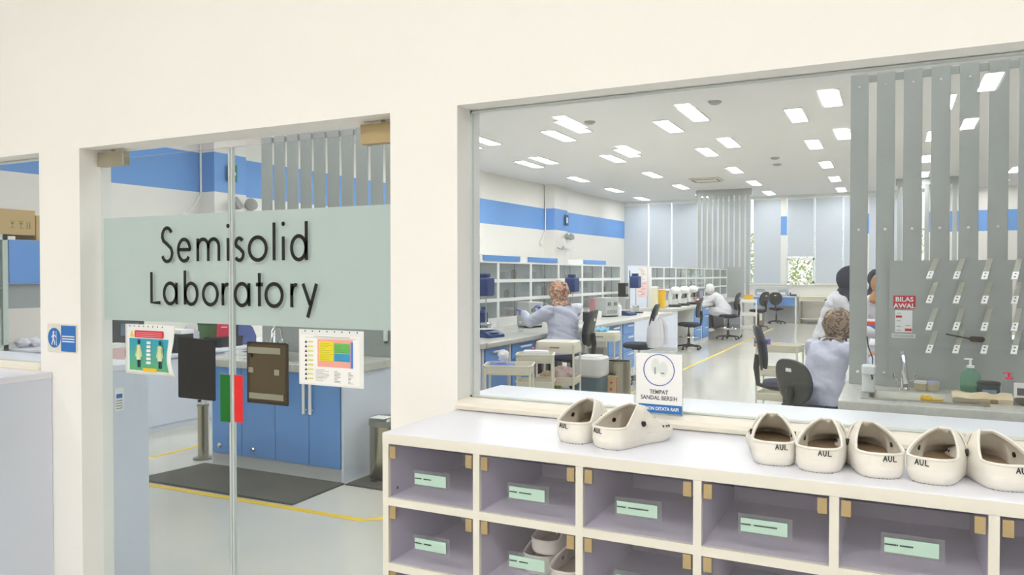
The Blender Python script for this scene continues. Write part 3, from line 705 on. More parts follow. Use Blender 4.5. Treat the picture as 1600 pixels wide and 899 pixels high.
m = MB(); m.prism([(0.032, Hh*0.75), (0.054, Hh*0.75), (0.043, Hh*0.87)], 1, -0.0025, -0.001); m.build('warning_triangle', YEL, t)
m = MB(); [m.box((0.068, -0.0032, Hh*(0.765+0.035*k)), (Wd*0.75, -0.0026, Hh*(0.775+0.035*k))) for k in range(3)]; m.build('banner_print', mat('pink_print', (240, 170, 180), 0.6), t)
CRM = mat('printed_coat', (214, 226, 180), 0.7)
for fx in (Wd*0.29, Wd*0.74):
    m = MB(); y0, y1 = -0.0045-wy(fx+0.018, Hh*0.3), -0.003-wy(fx+0.018, Hh*0.3); zz = 0.02
    m.prism([(fx-0.012, zz+0.042), (fx+0.012, zz+0.042), (fx+0.015, zz+0.085), (fx+0.008, zz+0.105), (fx-0.008, zz+0.105), (fx-0.015, zz+0.085)], 1, y0, y1)
    m.ribbon([(fx-0.011, zz+0.10), (fx-0.018, zz+0.055)], 0.006, y0, y1); m.ribbon([(fx+0.011, zz+0.10), (fx+0.018, zz+0.055)], 0.006, y0, y1); m.build('printed_figure', CRM, t, smooth=False)
    m = MB(); m.ribbon([(fx-0.005, zz+0.042), (fx-0.004, zz+0.012)], 0.007, y0, y1); m.ribbon([(fx+0.005, zz+0.042), (fx+0.005, zz+0.012)], 0.007, y0, y1)
    m.loft([[(fx+0.0065*math.cos(q*PI/8), y, zz+0.117+0.010*math.sin(q*PI/8)) for q in range(16)] for y in (y0, y1)]); m.build('printed_legs_and_hood', mat('printed_dark', (40, 60, 74), 0.7), t, smooth=False)
m = MB()
for k in range(6): m.box((Wd*0.45+0.0008*k, -0.0065, 0.047+0.0165*k), (Wd*0.45+0.026, -0.005, 0.058+0.0165*k))
m.build('caption_boxes', PAPER, t)
m = MB(); m.rbox((Wd*0.38, -0.0065, 0.016), (Wd*0.66, -0.005, 0.030), 0.004, axis=1); m.build('yellow_caption', YEL, t)
m = MB(); [m.cyl((0.03+0.028*k, -0.0014, Hh-0.008), (0.03+0.028*k, 0.0005, Hh-0.008), 0.0026, n=8) for k in range(8)]; m.build('punch_hole', INK, t)
# black folder and brown acrylic holder
t, Wd, Hh = sheet('folder', 'plain black plastic folder taped on the left door leaf', (281, 529), (339, 627), 'folder')
m = MB(); m.rbox((0, -0.004, 0), (Wd, 0.0005, Hh), 0.006, axis=1); m.prism([(0, Hh*0.97), (0.01, Hh+0.012), (0.02, Hh+0.008), (Wd, Hh-0.002), (Wd, Hh*0.95)], 1, -0.0038, 0.0); m.build('cover', mat('black_card', (30, 29, 29), 0.55), t)
m = MB(); m.box((Wd-0.004, -0.0048, 0.01), (Wd-0.001, -0.0041, Hh-0.02)); m.build('spine_edge', mat('navy_edge', (26, 34, 62), 0.4), t)
t, Wd, Hh = sheet('document_holder', 'brown translucent holder with grey foam tape strips on right door leaf', (389, 534), (453, 635), 'document holder')
m = MB(); m.rbox((0, -0.003, 0), (Wd, 0.0005, Hh), 0.005, axis=1); m.build('back_plate', BROWNACR, t)
m = MB(); m.rbox((0, -0.005, 0), (0.012, -0.003, Hh), 0.002, axis=1); m.rbox((Wd-0.012, -0.005, 0), (Wd, -0.003, Hh), 0.002, axis=1); m.rbox((0.006, -0.005, 0), (Wd-0.006, -0.003, 0.012), 0.002, axis=1); m.rbox((0.006, -0.005, Hh-0.006), (Wd-0.006, -0.003, Hh+0.002), 0.002, axis=1); m.build('rim', mat('dark_rim', (52, 46, 36), 0.4), t)
m = MB(); m.box((0.006, -0.0062, Hh-0.042), (Wd*0.83, -0.005, Hh-0.018)); m.box((0.012, -0.0062, 0.018), (Wd*0.9, -0.005, 0.040)); m.box((0.01, -0.0062, Hh*0.5), (0.034, -0.005, Hh*0.5+0.02)); m.box((Wd*0.68, -0.0062, Hh*0.48), (Wd*0.68+0.024, -0.005, Hh*0.48+0.022)); m.build('foam_tape', TAPEGREY, t)
m = MB(); m.cyl((0.022, -0.008, Hh-0.05), (0.022, -0.003, Hh-0.05), 0.007, n=12); m.build('magnet', BLACK, t)
# tape labels beside the leaf gap
for nm, p0, p1, mm, lb in (('door_label', (346, 585), (358.5, 660), GREEN, 'green vertical tape strip left of the gap between door leaves'), ('door_label', (368, 586), (381, 661), REDT, 'red vertical tape strip right of the gap between door leaves')):
    t, Wd, Hh = sheet(nm, lb, p0, p1, 'tape strip')
    if mm is GREEN: Wd = XM-0.006-t.location.x
    m = MB(); m.box((0, -0.0008, 0), (Wd, 0, Hh)); m.build('strip', mm, t)
    m = MB(); m.box((-0.001, -0.0001, -0.003), (Wd+0.002, 0.0006, Hh+0.003)); m.build('backing', CLEAR, t)
# chart sheet
t, Wd, Hh = sheet('chart', 'white chart with yellow, green and blue blocks in a punched sleeve', (469.5, 514), (570.5, 608))
m = MB(); m.box((0, -0.0006, 0), (Wd, 0.0, Hh)); m.build('sleeve', mat('sleeve_white', (234, 238, 238), 0.4), t)
m = MB(); m.box((0.006, -0.0014, 0.006), (Wd-0.016, -0.0007, Hh-0.02)); m.build('sheet', PAPER, t)
def blk(nm, u0, u1, v0, v1, mm, y=-0.0022):
    m = MB(); m.box((Wd*u0, y, Hh*v0), (Wd*u1, y+0.0006, Hh*v1)); return m.build(nm, mm, t)
blk('salmon_block', 0.30, 0.84, 0.34, 0.84, mat('salmon', (240, 172, 160), 0.7))
blk('yellow_block', 0.325, 0.545, 0.45, 0.79, mat('chart_yellow', (240, 226, 40), 0.7), -0.003)
blk('green_block', 0.56, 0.80, 0.60, 0.77, mat('chart_green', (104, 190, 90), 0.7), -0.003)
blk('blue_block', 0.56, 0.80, 0.45, 0.59, mat('chart_blue', (50, 160, 210), 0.7), -0.003)
blk('blue_margin', 0.81, 0.845, 0.34, 0.80, mat('chart_blue2', (80, 130, 210), 0.7), -0.003)
m = MB(); random.seed(5)
for k in range(10): m.box((Wd*0.335, -0.0036, Hh*(0.47+0.032*k)), (Wd*random.uniform(0.42, 0.53), -0.0031, Hh*(0.474+0.032*k)))
for k in range(8): m.box((Wd*0.575, -0.0036, Hh*(0.47+0.036*k)), (Wd*random.uniform(0.65, 0.78), -0.0031, Hh*(0.474+0.036*k)))
for k in range(9): m.box((Wd*0.27, -0.0022, Hh*(0.09+0.024*k)), (Wd*random.uniform(0.36, 0.48), -0.0016, Hh*(0.094+0.024*k))); m.box((Wd*0.56, -0.0022, Hh*(0.07+0.024*k)), (Wd*random.uniform(0.6, 0.66), -0.0016, Hh*(0.076+0.024*k))); m.box((Wd*0.77, -0.0022, Hh*(0.07+0.024*k)), (Wd*random.uniform(0.80, 0.86), -0.0016, Hh*(0.076+0.024*k)))
m.box((Wd*0.24, -0.0022, Hh*0.875), (Wd*0.80, -0.0016, Hh*0.88)); m.box((Wd*0.1, -0.0022, Hh*0.855), (Wd*0.9, -0.0016, Hh*0.858))
m.build('chart_print', GREYTXT, t)
m = MB(); m2 = MB()
for k in range(9):
    z = Hh*(0.09+0.083*k); m.prism([(Wd*0.095, z), (Wd*0.135, z), (Wd*0.115, z+Hh*0.05)], 1, -0.0022, -0.0016); m2.box((Wd*0.145, -0.0022, z+Hh*0.01), (Wd*0.23, -0.0016, z+Hh*0.04))
m.build('pictogram', INK, t, smooth=False); m2.build('yellow_tag', mat('pale_yellow', (226, 226, 140), 0.7), t)
m = MB(); [m.cyl((Wd*(0.1+0.115*k), -0.0012, Hh*0.97), (Wd*(0.1+0.115*k), 0.0, Hh*0.97), 0.0026, n=8) for k in range(8)]; m.build('punch_hole', INK, t)
# ================= LAB FURNITURE =================
def handle(p, x, y, z, ln, axis, parent):   # bar handle, axis 1 = along y, 2 = along z, 0 = along x; p = outward direction
    m = MB(); h = ln/2; o = 0.03
    if axis == 1: m.rbox((x+p[0]*o-0.006, y-h, z-0.011), (x+p[0]*o+0.006, y+h, z+0.011), 0.004, axis=1); [m.box((x, y+s*h*0.8-0.006, z-0.006), (x+p[0]*o, y+s*h*0.8+0.006, z+0.006)) for s in (-1, 1)]
    if axis == 2: m.rbox((x-0.012, y+p[1]*o-0.007, z-h), (x+0.012, y+p[1]*o+0.007, z+h), 0.004, axis=2); [m.box((x-0.006, y, z+s*h*0.8-0.006), (x+0.006, y+p[1]*o, z+s*h*0.8+0.006)) for s in (-1, 1)]
    if axis == 0: m.rbox((x-h, y+p[1]*o-0.006, z-0.011), (x+h, y+p[1]*o+0.006, z+0.011), 0.004, axis=0); [m.box((x+s*h*0.8-0.006, y, z-0.006), (x+s*h*0.8+0.006, y+p[1]*o, z+0.006)) for s in (-1, 1)]
    m.build('handle', WHITE, parent)
# --- near-left sink island, blue doors towards the door ---
x0, x1, y0, y1 = -5.18, -3.76, 4.68, 6.95
t = thing('sink_cabinet', 'blue-doored sink base cabinet with grey plinth seen through the glass door', 'cabinet', (x0, y0, 0))
W = x1-x0; D = 0.9
m = MB(); m.box((0, 0.02, 0.0), (0.02, D, 0.84)); m.box((W-0.02, 0.0, 0.0), (W, D, 0.84)); m.box((0, D-0.02, 0), (W, D, 0.84)); m.box((0.02, 0.03, 0.1), (W-0.02, D-0.02, 0.12)); m.build('carcass', GREYLAM, t, smooth=False)
m = MB(); m.box((0.02, 0.012, 0), (W-0.02, 0.03, 0.1)); m.build('plinth', mat('plinth_grey', (196, 198, 200), 0.5), t)
xs = [0.03]+[oy(p, 650, y0).x-x0 for p in (376.5, 429, 482)]+[W-0.03]
for k in range(4):
    m = MB(); m.rbox((xs[k]+0.003, -0.002, 0.105), (xs[k+1]-0.003, 0.018, 0.835), 0.003, axis=1); d = m.build('door', BLUE, t)
    if k == 2: handle((0, -1), xs[3]-0.03, 0, 0.66, 0.30, 2, d)
    if k == 3: handle((0, -1), xs[3]+0.035, 0, 0.66, 0.30, 2, d)
    if k < 2:
        m = MB(); m.lathe([(0.022, 0), (0.022, 0.012), (0.012, 0.02)], n=16); m.xform(Matrix.Translation((xs[k]+(0.09 if k == 0 else 0.13), -0.002, 0.17)) @ Matrix.Rotation(PI/2, 4, 'X')); m.build('lock', CHROME, d)
t = thing('worktop', 'pale grey worktop over the blue-doored sink cabinet seen through the door', 'worktop', (x0-0.03, y0-0.05, 0.841))
wo = W+0.06
def top_with_sink(t, wx, dy, sx0, sx1, sy0, sy1, tk=0.058):
    m = MB()
    for a, b in (((0, 0), (wx, sy0)), ((0, sy1), (wx, dy)), ((0, sy0), (sx0, sy1)), ((sx1, sy0), (wx, sy1))): m.box((a[0], a[1], 0), (b[0], b[1], tk))
    m.rbox((0, -0.012, -0.004), (wx, 0.004, tk+0.001), 0.008, axis=0)
    m.build('slab', STONE, t)
def sink(label, loc, W, D):
    s = thing('sink', label, 'sink', loc)
    m = MB(); e = 0.04; zt = 0.004
    def rg(x0, y0, x1, y1, z, r=0.04):
        P = []
        for cx, cy, a0 in ((x1-r, y1-r, 0), (x0+r, y1-r, 90), (x0+r, y0+r, 180), (x1-r, y0+r, 270)):
            for k in range(5): q = math.radians(a0+22.5*k); P.append((cx+r*math.cos(q), cy+r*math.sin(q), z))
        return P
    m.loft([rg(0, 0, W, D, 0.0, 0.02), rg(0, 0, W, D, zt, 0.02), rg(e, e, W-e, D-e, zt+0.001), rg(e+0.004, e+0.004, W-e-0.004, D-e-0.004, -0.01), rg(e+0.02, e+0.02, W-e-0.02, D-e-0.02, -0.16), rg(e+0.06, e+0.06, W-e-0.06, D-e-0.06, -0.175)], cap0=False)
    m.build('basin', mat('sink_steel', (184, 184, 178), 0.34, metal=0.9), s, ang=50)
    m = MB(); m.cyl((W/2, D/2, -0.1748), (W/2, D/2, -0.170), 0.04, n=20); m.build('drain', CHROME, s)
    return s
top_with_sink(t, wo, 1.4, 0.35, 1.0, 0.14, 0.55)
sink('steel sink basin in the worktop seen through the door', (x0-0.03+0.33, y0-0.05+0.12, 0.8995), 0.69, 0.45)
# long white end run joining the island
t = thing('island_end_cabinet', 'pale grey panelled island end cabinet behind the sink cabinet', 'cabinet', (-5.18, 5.60, 0))
m = MB(); m.rbox((0, 0, 0), (1.4, 1.3, 0.84), 0.005); m.build('carcass', GREYLAM, t)
m = MB(); m.box((1.401, 0.02, 0.1), (1.412, 0.64, 0.82)); m.box((1.401, 0.66, 0.1), (1.412, 1.28, 0.82)); m.build('side_panel', GREYLAM, t)
t = thing('worktop', 'grey worktop strip on the island end behind the sink', 'worktop', (-5.21, 6.04, 0.841)); m = MB(); m.rbox((0, 0, 0), (1.46, 0.92, 0.058), 0.01, axis=0); m.build('slab', STONE, t)
# --- steel slat screens ---
def slat_screen(label, loc, xs, wd, z0, z1, panel=None, hdr=None, hole=None):
    t = thing('slat_screen', label, 'partition screen', loc, 0, 'grey steel slat screens')
    for x in xs:
        m = MB(); m.rbox((x, 0, z0), (x+wd, 0.02, z1), 0.004, axis=2); s = m.build('slat', SSGREY, t)
        m = MB()
        for z in (z1-0.08, z0+(z1-z0)*0.5, z0+0.42, z0+0.08): m.lathe([(0.009, 0), (0.007, 0.004), (0.0, 0.005)][:2], n=10); 
        m = MB()
        for z in (z1-0.08, z0+(z1-z0)*0.5, z0+0.08): m.cyl((x+wd/2, -0.004, z), (x+wd/2, 0.001, z), 0.009, 0.009, n=10)
        m.build('screw', CHROME, s)
    return t
zsl = 0.90
xr = [-0.25+0.1515*k for k in range(12)]
S1 = slat_screen('tall grey steel slat screen standing on the near sink counter at right', (0, 5.40, zsl), xr, 0.104, 0, 1.98)
px0 = -0.02
m = MB(); a = oy(1582, 425, 5.38); b = oy(1581, 531, 5.38); zt = 1.69-zsl
m.box((px0, -0.022, 0), (a.x, -0.002, zt)); m.box((a.x, -0.022, a.z-zsl), (1.56, -0.002, zt)); m.box((a.x, -0.022, 0), (1.56, -0.002, b.z-zsl-0.06)); m.box((a.x, -0.022, b.z-zsl-0.03), (1.56, -0.002, b.z-zsl))
m.build('back_panel', SSGREY, S1, smooth=False)
m = MB(); m.box((-0.25, 0.021, 1.93), (1.56, 0.035, 1.975)); m.build('top_rail', SSGREY, S1)
xl = [-5.29+0.1565*k for k in range(10)]
S2 = slat_screen('tall grey steel slat screen seen through the glass door above the sink', (0, 5.40, zsl), xl, 0.121, 0, 1.98)
m = MB(); m.box((-5.0, -0.022, 0), (-3.78, -0.002, 0.8)); m.build('back_panel', SSGREY, S2)
m = MB(); m.box((-5.29, 0.021, 1.93), (-3.76, 0.035, 1.975)); m.build('top_rail', SSGREY, S2)
xf = [-5.62+0.168*k for k in range(10)]
S3 = slat_screen('grey steel slat screen hung from the ceiling at the far end of the second island', (0, 24.7, zsl), xf, 0.115, 0, ZC-zsl-0.02)
m = MB(); m.box((-5.66, -0.03, ZC-zsl-0.2), (-3.93, 0.05, ZC-zsl)); m.build('ceiling_rail', SSGREY, S3)
m = MB(); m.box((-4.8, -0.03, 0), (-4.15, -0.002, 0.95)); m.build('back_panel', SSGREY, S3)
xg = [0.1+0.168*k for k in range(9)]
S4 = slat_screen('far grey steel slat screen glimpsed between the near slats', (0, 24.2, zsl), xg, 0.115, 0, ZC-zsl-0.02)
m = MB(); m.box((0.06, -0.03, ZC-zsl-0.2), (1.62, 0.05, ZC-zsl)); m.build('ceiling_rail', SSGREY, S4)
# --- near right sink counter ---
x0, x1, y0, y1 = -0.25, 2.6, 4.68, 5.46
t = thing('sink_cabinet', 'blue-fronted base cabinet under the near right sink counter', 'cabinet', (x0, y0+0.02, 0)); W = x1-x0
m = MB(); m.box((0, 0.02, 0), (W, 0.7, 0.66)); m.box((0, 0.02, 0.66), (0.06, 0.7, 0.84)); m.box((W-0.06, 0.02, 0.66), (W, 0.7, 0.84)); m.box((0.06, 0.02, 0.66), (W-0.06, 0.05, 0.84)); m.box((0.06, 0.66, 0.66), (W-0.06, 0.7, 0.84)); m.build('carcass', GREYLAM, t, smooth=False)
for k in range(5):
    m = MB(); m.rbox((0.03+0.56*k, 0, 0.105), (0.03+0.56*k+0.55, 0.018, 0.835), 0.003, axis=1); d = m.build('door', BLUE, t); handle((0, -1), 0.03+0.56*k+0.5, 0, 0.7, 0.2, 2, d)
t = thing('worktop', 'grey worktop of the near sink counter at right with chamfered left corner', 'worktop', (x0-0.02, y0-0.03, 0.841))
sx0, sx1, sy0, sy1 = 0.14, 0.71, 0.14, 0.47
top_with_sink(t, W+0.04, 0.86, sx0, sx1, sy0, sy1)
s = sink('shallow steel sink basin at right with a yellow sponge cloth over its edge', (x0-0.02+sx0-0.03, y0-0.03+sy0-0.03, 0.8995), 0.63, 0.40)
def tap(label, loc, rz=0):
    t = thing('tap', label, 'tap', loc, rz)
    m = MB(); m.lathe([(0.03, 0), (0.03, 0.01), (0.02, 0.02), (0.018, 0.09), (0.021, 0.11), (0.012, 0.13)]); m.build('body', CHROME, t)
    m = MB(); m.tube([(0, 0, 0.11), (-0.01, 0.0, 0.20), (-0.012, -0.03, 0.235), (-0.012, -0.07, 0.238), (-0.005, -0.12, 0.20), (0.01, -0.17, 0.06)], [0.011]*5+[0.016], 10); m.build('spout', CHROME, t)
    m = MB(); [m.tube([(s*0.015, 0, 0.06), (s*0.05, 0, 0.065), (s*0.06, 0, 0.1)], [0.007, 0.007, 0.010], 8) for s in (-1, 1)]; m.build('lever', CHROME, t)
    return t
a = oz(1413, 600, 0.9); tap('chrome swan-neck tap at the back of the right sink', (a.x, 5.22, 0.899))
tap('steel tap seen through the door behind the brown holder', (-4.93, 5.28, 0.899))
c = oz(1465, 628, 0.9)
t = thing('cloth', 'yellow cleaning cloth on the edge of the right sink', 'cloth', (c.x-0.02, 4.835, 0.905))
m = MB(); m.rbox((-0.06, -0.03, 0), (0.0, 0.02, 0.02), 0.012); m.rbox((-0.02, -0.02, 0.001), (0.055, 0.018, 0.012), 0.01); m.rbox((-0.05, -0.022, 0.018), (-0.015, 0.012, 0.028), 0.008); m.build('fold', YELP, t)
def at_counter(px, py=610, y=5.1): return oy(px, py, y).x
# hooks on the panel
hk = None
cols = [(1451, 1452), (1492, 1493), (1535, 1535), (1581, 1580)]; hz = [437, 474, 515, 550]
names = ['first column', 'second column', 'third column', 'fourth column, at the opening']; rown = ['top row', 'second row', 'third row', 'bottom row']
for i, (pa, pb) in enumerate(cols):
    for j, py in enumerate(hz):
        p = oy(pa, py, 5.25); lb = 'white perforated drying arm on the grey panel, %s, %s' % (rown[j], names[i])
        q = oy(pa+12, py-33, 5.376)
        if hk is None:
            hk = thing('drying_arm', lb, 'drying arm', (q.x, 5.376, q.z), 0, 'drying arms on the grey panel')
            dv = Vector((p.x-q.x, 5.2-5.376, p.z-q.z+0.01)); ln = dv.length; R = dv.to_track_quat('Y', 'Z').to_matrix()
            m = MB(); m.obox(dv*0.36, (0.030, ln*0.72, 0.004), R); m.build('arm', mat('arm_beige', (190, 190, 176), 0.3, alpha=0.6), hk)
            m = MB(); m.obox(dv*0.86, (0.030, ln*0.36, 0.006), R); tip = m.build('tip', WHITE, hk, label='opaque white end of the arm')
            m = MB()
            for f in (0.78, 0.93): c = dv*f; nz = R @ Vector((0, 0, 1)); m.cyl(c-nz*0.0045, c+nz*0.0045, 0.005, n=10)
            m.build('hole', BLACK, tip)
            m = MB(); m.box((-0.014, -0.004, -0.014), (0.014, 0.0, 0.014)); m.build('base_plate', SSGREY, hk)
        else: dup(hk, (q.x, 5.376, q.z), 0, lb)
# BILAS AWAL
a = oy(1396, 462, 5.37); b = oy(1431, 483, 5.37)
t = thing('sign', 'red BILAS AWAL sign on the grey steel panel above the sink', 'sign', (a.x, 5.374, b.z)); Wd = b.x-a.x; Hh = a.z-b.z
m = MB(); m.rbox((0, 0, 0), (Wd, 0.003, Hh), 0.004, axis=1); m.build('board', RED, t)
text('sign_text', 'BILAS\nAWAL', 0.040, PAPER, t, (Wd/2, -0.0008, Hh*0.55), bold=0.001, sx=1.05)
a = oy(1399, 485, 5.37); b = oy(1426, 520, 5.37)
t = thing('notice', 'white notice with two red boxes below the BILAS AWAL sign', 'notice', (a.x, 5.374, b.z)); Wd = b.x-a.x; Hh = a.z-b.z
m = MB(); m.box((0, 0, 0), (Wd, 0.002, Hh)); m.build('sheet', PAPER, t)
m = MB(); m.box((0.004, -0.001, Hh*0.66), (Wd*0.4, 0, Hh*0.76)); m.box((Wd*0.58, -0.001, 0.008), (Wd*0.97, 0, 0.024)); m.build('red_box', RED, t)
m = MB(); [m.box((0.008, -0.001, Hh*v), (Wd*0.34, 0, Hh*v+0.003)) for v in (0.85, 0.5, 0.25, 0.08)]; m.box((Wd*0.62, -0.001, Hh*0.3), (Wd*0.92, 0, Hh*0.3+0.003)); m.build('print', GREYTXT, t)
a = oy(1394, 521.5, 5.37); b = oy(1431, 529, 5.37)
t = thing('notice', 'narrow white printed strip under the notice on the grey panel', 'notice', (a.x, 5.374, b.z)); Wd = b.x-a.x; Hh = a.z-b.z
m = MB(); m.box((0, 0, 0), (Wd, 0.002, Hh)); m.build('strip', PAPER, t)
m = MB(); [m.box((0.008, -0.001, Hh*v), (Wd-0.01, 0, Hh*v+0.0025)) for v in (0.3, 0.62)]; m.build('print', GREYTXT, t)
# bottles on the right counter
def pump_bottle(label, loc, mm, rr, h, pump, liq=None, lab=None):
    t = thing('pump_bottle', label, 'bottle', loc)
    m = MB(); m.lathe([(rr*0.92, 0), (rr, 0.006), (rr, h*0.62), (rr*0.85, h*0.74), (0.018, h*0.84), (0.016, h*0.9)], n=24, sy=0.8); m.build('body', mm, t)
    if liq:
        m = MB(); m.lathe([(rr*0.88, 0.004), (rr*0.94, 0.008), (rr*0.94, h*liq[1])], n=24, sy=0.8); m.build('liquid', liq[0], t)
    m = MB(); m.lathe([(0.020, h*0.88), (0.020, h*0.95), (0.007, h*0.96), (0.006, h*1.12)], n=14); m.rbox((-0.032, -0.009, h*1.12), (0.012, 0.009, h*1.16), 0.008); m.build('pump', pump, t)
    if lab: m = MB(); m.box((-rr*0.6, -rr*0.83, h*0.15), (rr*0.6, -rr*0.80, h*0.5)); m.build('label', lab, t)
    return t
GRBOT = glassmat('green_bottle', (0.55, 0.85, 0.72), haze=0.25, hazecol=(0.45, 0.75, 0.62))
pump_bottle('large green soap pump bottle on the right counter', (at_counter(1518), 5.12, 0.899), GRBOT, 0.052, 0.19, WHITE, (GRNLIQ, 0.33))
pump_bottle('clear spray bottle with bright pink top near the right edge', (at_counter(1579), 5.12, 0.899), CLEAR, 0.036, 0.13, mat('pink_pump', (246, 30, 100), 0.4))
t = thing('jar', 'dark teal jar with grey label beside the green soap bottle', 'jar', (at_counter(1545)+0.005, 5.10, 0.899))
m = MB(); m.lathe([(0.052, 0), (0.056, 0.005), (0.056, 0.078)], n=24); m.build('body', mat('dark_teal_jar', (26, 58, 76), 0.3), t)
m = MB(); m.lathe([(0.058, 0.0785), (0.059, 0.092), (0.05, 0.096)], n=24); m.build('lid', BLACK, t)
m = MB(); m.box((-0.035, -0.0585, 0.02), (0.032, -0.052, 0.055)); m.build('label', mat('jar_label', (120, 140, 160), 0.6), t)
for px, cc, lb in ((1440, WHITE, 'small white-lidded jar behind the right sink, nearer the tap'), (1459, mat('lilac_lid', (188, 180, 214), 0.5), 'small lilac-lidded jar behind the right sink')):
    t = thing('jar', lb, 'jar', (at_counter(px, y=5.25), 5.27, 0.899), 0)
    m = MB(); m.lathe([(0.032, 0), (0.036, 0.004), (0.036, 0.045)], n=20); m.build('body', mat('amber_pot', (190, 180, 150), 0.3), t)
    m = MB(); m.lathe([(0.038, 0.0455), (0.038, 0.058), (0.034, 0.060)], n=20); m.build('lid', cc, t)
t = thing('wooden_board', 'folded stained beige cloth pad lying on the right counter by the bottles', 'cloth', (at_counter(1541, y=4.95)-0.16+0.0, 4.90, 0.899)); t.name = 'folded_pad'
m = MB(); random.seed(3); R = []
for k in range(13):
    x = 0.285*k/12; h = 0.046+0.006*math.sin(k*1.3)+random.uniform(-.003, .003); R.append([(x, 0, 0), (x, 0.11+0.01*math.sin(k), 0), (x, 0.115+0.01*math.sin(k), h*0.6), (x, 0.09, h), (x, 0.02, h), (x, -0.008, h*0.5)])
m.loft(R); m.build('pad', mat('stained_beige', (226, 214, 188), 0.9, var=(9, (214, 196, 160))), t)
m = MB(); m.rbox((0.18, -0.014, 0.0), (0.215, -0.004, 0.024), 0.008, axis=0); m.build('stain_tab', mat('brown_stain', (130, 104, 60), 0.9), t)
t = thing('soap_dish', 'steel tray with a white card at the right edge of the counter', 'tray', (at_counter(1612, y=4.95), 4.95, 0.899)); m = MB(); m.lathe([(0.05, 0), (0.09, 0.02), (0.10, 0.022), (0.09, 0.019), (0.048, 0.003)], n=24); m.build('dish', STEEL, t)
m = MB(); m.box((-0.06, 0.13, 0.0), (0.03, 0.135, 0.1)); m.build('card', PAPER, t)
m = MB(); m.box((-0.045, 0.128, 0.03), (0.02, 0.1295, 0.07)); m.build('card_print', GREYTXT, t)
# white electric soap dispenser at left of the screen, brush lying on the arms
t = thing('soap_dispenser', 'slim white dispenser with a black cable at the left end of the right counter', 'dispenser', (oy(1358.5, 590, 5.05).x, 5.05, 0.899))
m = MB(); m.rbox((-0.036, -0.04, 0), (0.036, 0.04, 0.155), 0.02); m.rbox((-0.038, -0.06, 0.11), (0.038, 0.042, 0.165), 0.018); m.build('body', mat('translucent_white', (232, 236, 236), 0.3), t)
m = MB(); m.tube([(0.015, -0.045, 0.115), (0.02, -0.065, 0.10), (0.02, -0.063, 0.085)], 0.005, 8); m.build('nozzle', BLACK, t)
m = MB(); m.tube([(0.018, 0.03, 0.165), (0.02, 0.04, 0.2), (-0.005, 0.045, 0.27), (-0.012, 0.05, 0.33)], 0.0035, 8); m.build('cable', BLACK, t)
p = oy(1515, 530, 5.3); t = thing('bottle_brush', 'dark brown bottle brush lying across the lower drying arms', 'brush', (p.x, 5.30, p.z))
m = MB(); m.tube([(-0.12, 0, 0.025), (-0.03, 0, 0.008), (0.0, 0, 0.002)], 0.004, 8); m.build('handle', BLACK, t)
m = MB(); m.tube([(0.0, 0, 0.0), (0.01, 0, 0.0), (0.07, 0, -0.002), (0.08, 0, -0.002)], [0.006, 0.017, 0.017, 0.006], 12); m.build('bristles', mat('brown_bristle', (74, 56, 50), 0.9), t)
# --- floor things by the door ---
t = thing('floor_mat', 'grey rubber mat in front of the blue sink cabinet', 'mat', (0, 0, 0.0))
P = [oz(*p, 0) for p in ((200, 748), (317, 727.5), (541, 756.5), (456, 791))]; P[0] = Vector((-5.9, 4.05, 0)); P[1] = Vector((-5.75, 4.645, 0)); P[2].y = 4.66; P[3].y = 4.08; P[1].x = -5.2; P[0].x = -5.28
m = MB(); m.prism([(p.x, p.y) for p in P], 2, 0.001, 0.012); m.build('mat_body', MAT_, t)
m = MB(); cx = sum(p.x for p in P)/4; cy = sum(p.y for p in P)/4
m.prism([(cx+(p.x-cx)*1.012, cy+(p.y-cy)*1.03) for p in P], 2, 0.0005, 0.006); m.build('edge', mat('mat_edge', (58, 60, 66), 0.7), t)
t = thing('floor_mat', 'second grey mat under the pedal bin beside the cabinet', 'mat', (-3.72, 4.66, 0)); m = MB(); m.rbox((0, 0, 0.001), (0.9, 0.62, 0.012), 0.01); m.build('mat_body', MAT_, t); m = MB(); m.rbox((-0.01, -0.01, 0.0005), (0.91, 0.63, 0.006), 0.01); m.build('edge', mat('mat_edge', (58, 60, 66), 0.7), t)
def tape(label, pts, w=0.058, grp='yellow floor tape lines'):
    m = MB(); z = 0.0012
    P = [Vector((p[0], p[1])) for p in pts]; n = len(P); Lf = []
    for i in range(n):
        a = P[max(i-1, 0)]; b = P[min(i+1, n-1)]; d = (b-a).normalized(); q = Vector((-d.y, d.x))*w/2; Lf.append((P[i]+q, P[i]-q))
    m.loft([[(l.x, l.y, 0.0004), (r.x, r.y, 0.0004), (r.x, r.y, z), (l.x, l.y, z)] for l, r in Lf])
    return tag(m.build('floor_tape', YEL), label, 'floor tape', grp)
tape('yellow tape along the front of the rubber mat, turning back at right', [(-6.3, 3.97), (-3.10, 4.03), (-3.0, 4.10), (-2.9, 4.9)])
tape('yellow tape crossing the floor left of the sink cabinet', [(-7.5, 4.45), (-5.3, 4.50)] if False else [(oz(200, 725, 0).x, oz(200, 725, 0).y), (oz(309, 698, 0).x, oz(309, 698, 0).y)])
a = oz(1010, 585, 0); b = oz(1150, 537, 0)
tape('yellow tape along the aisle beside the islands', [(-3.15, 8.5), (-3.2, 24)], 0.05)
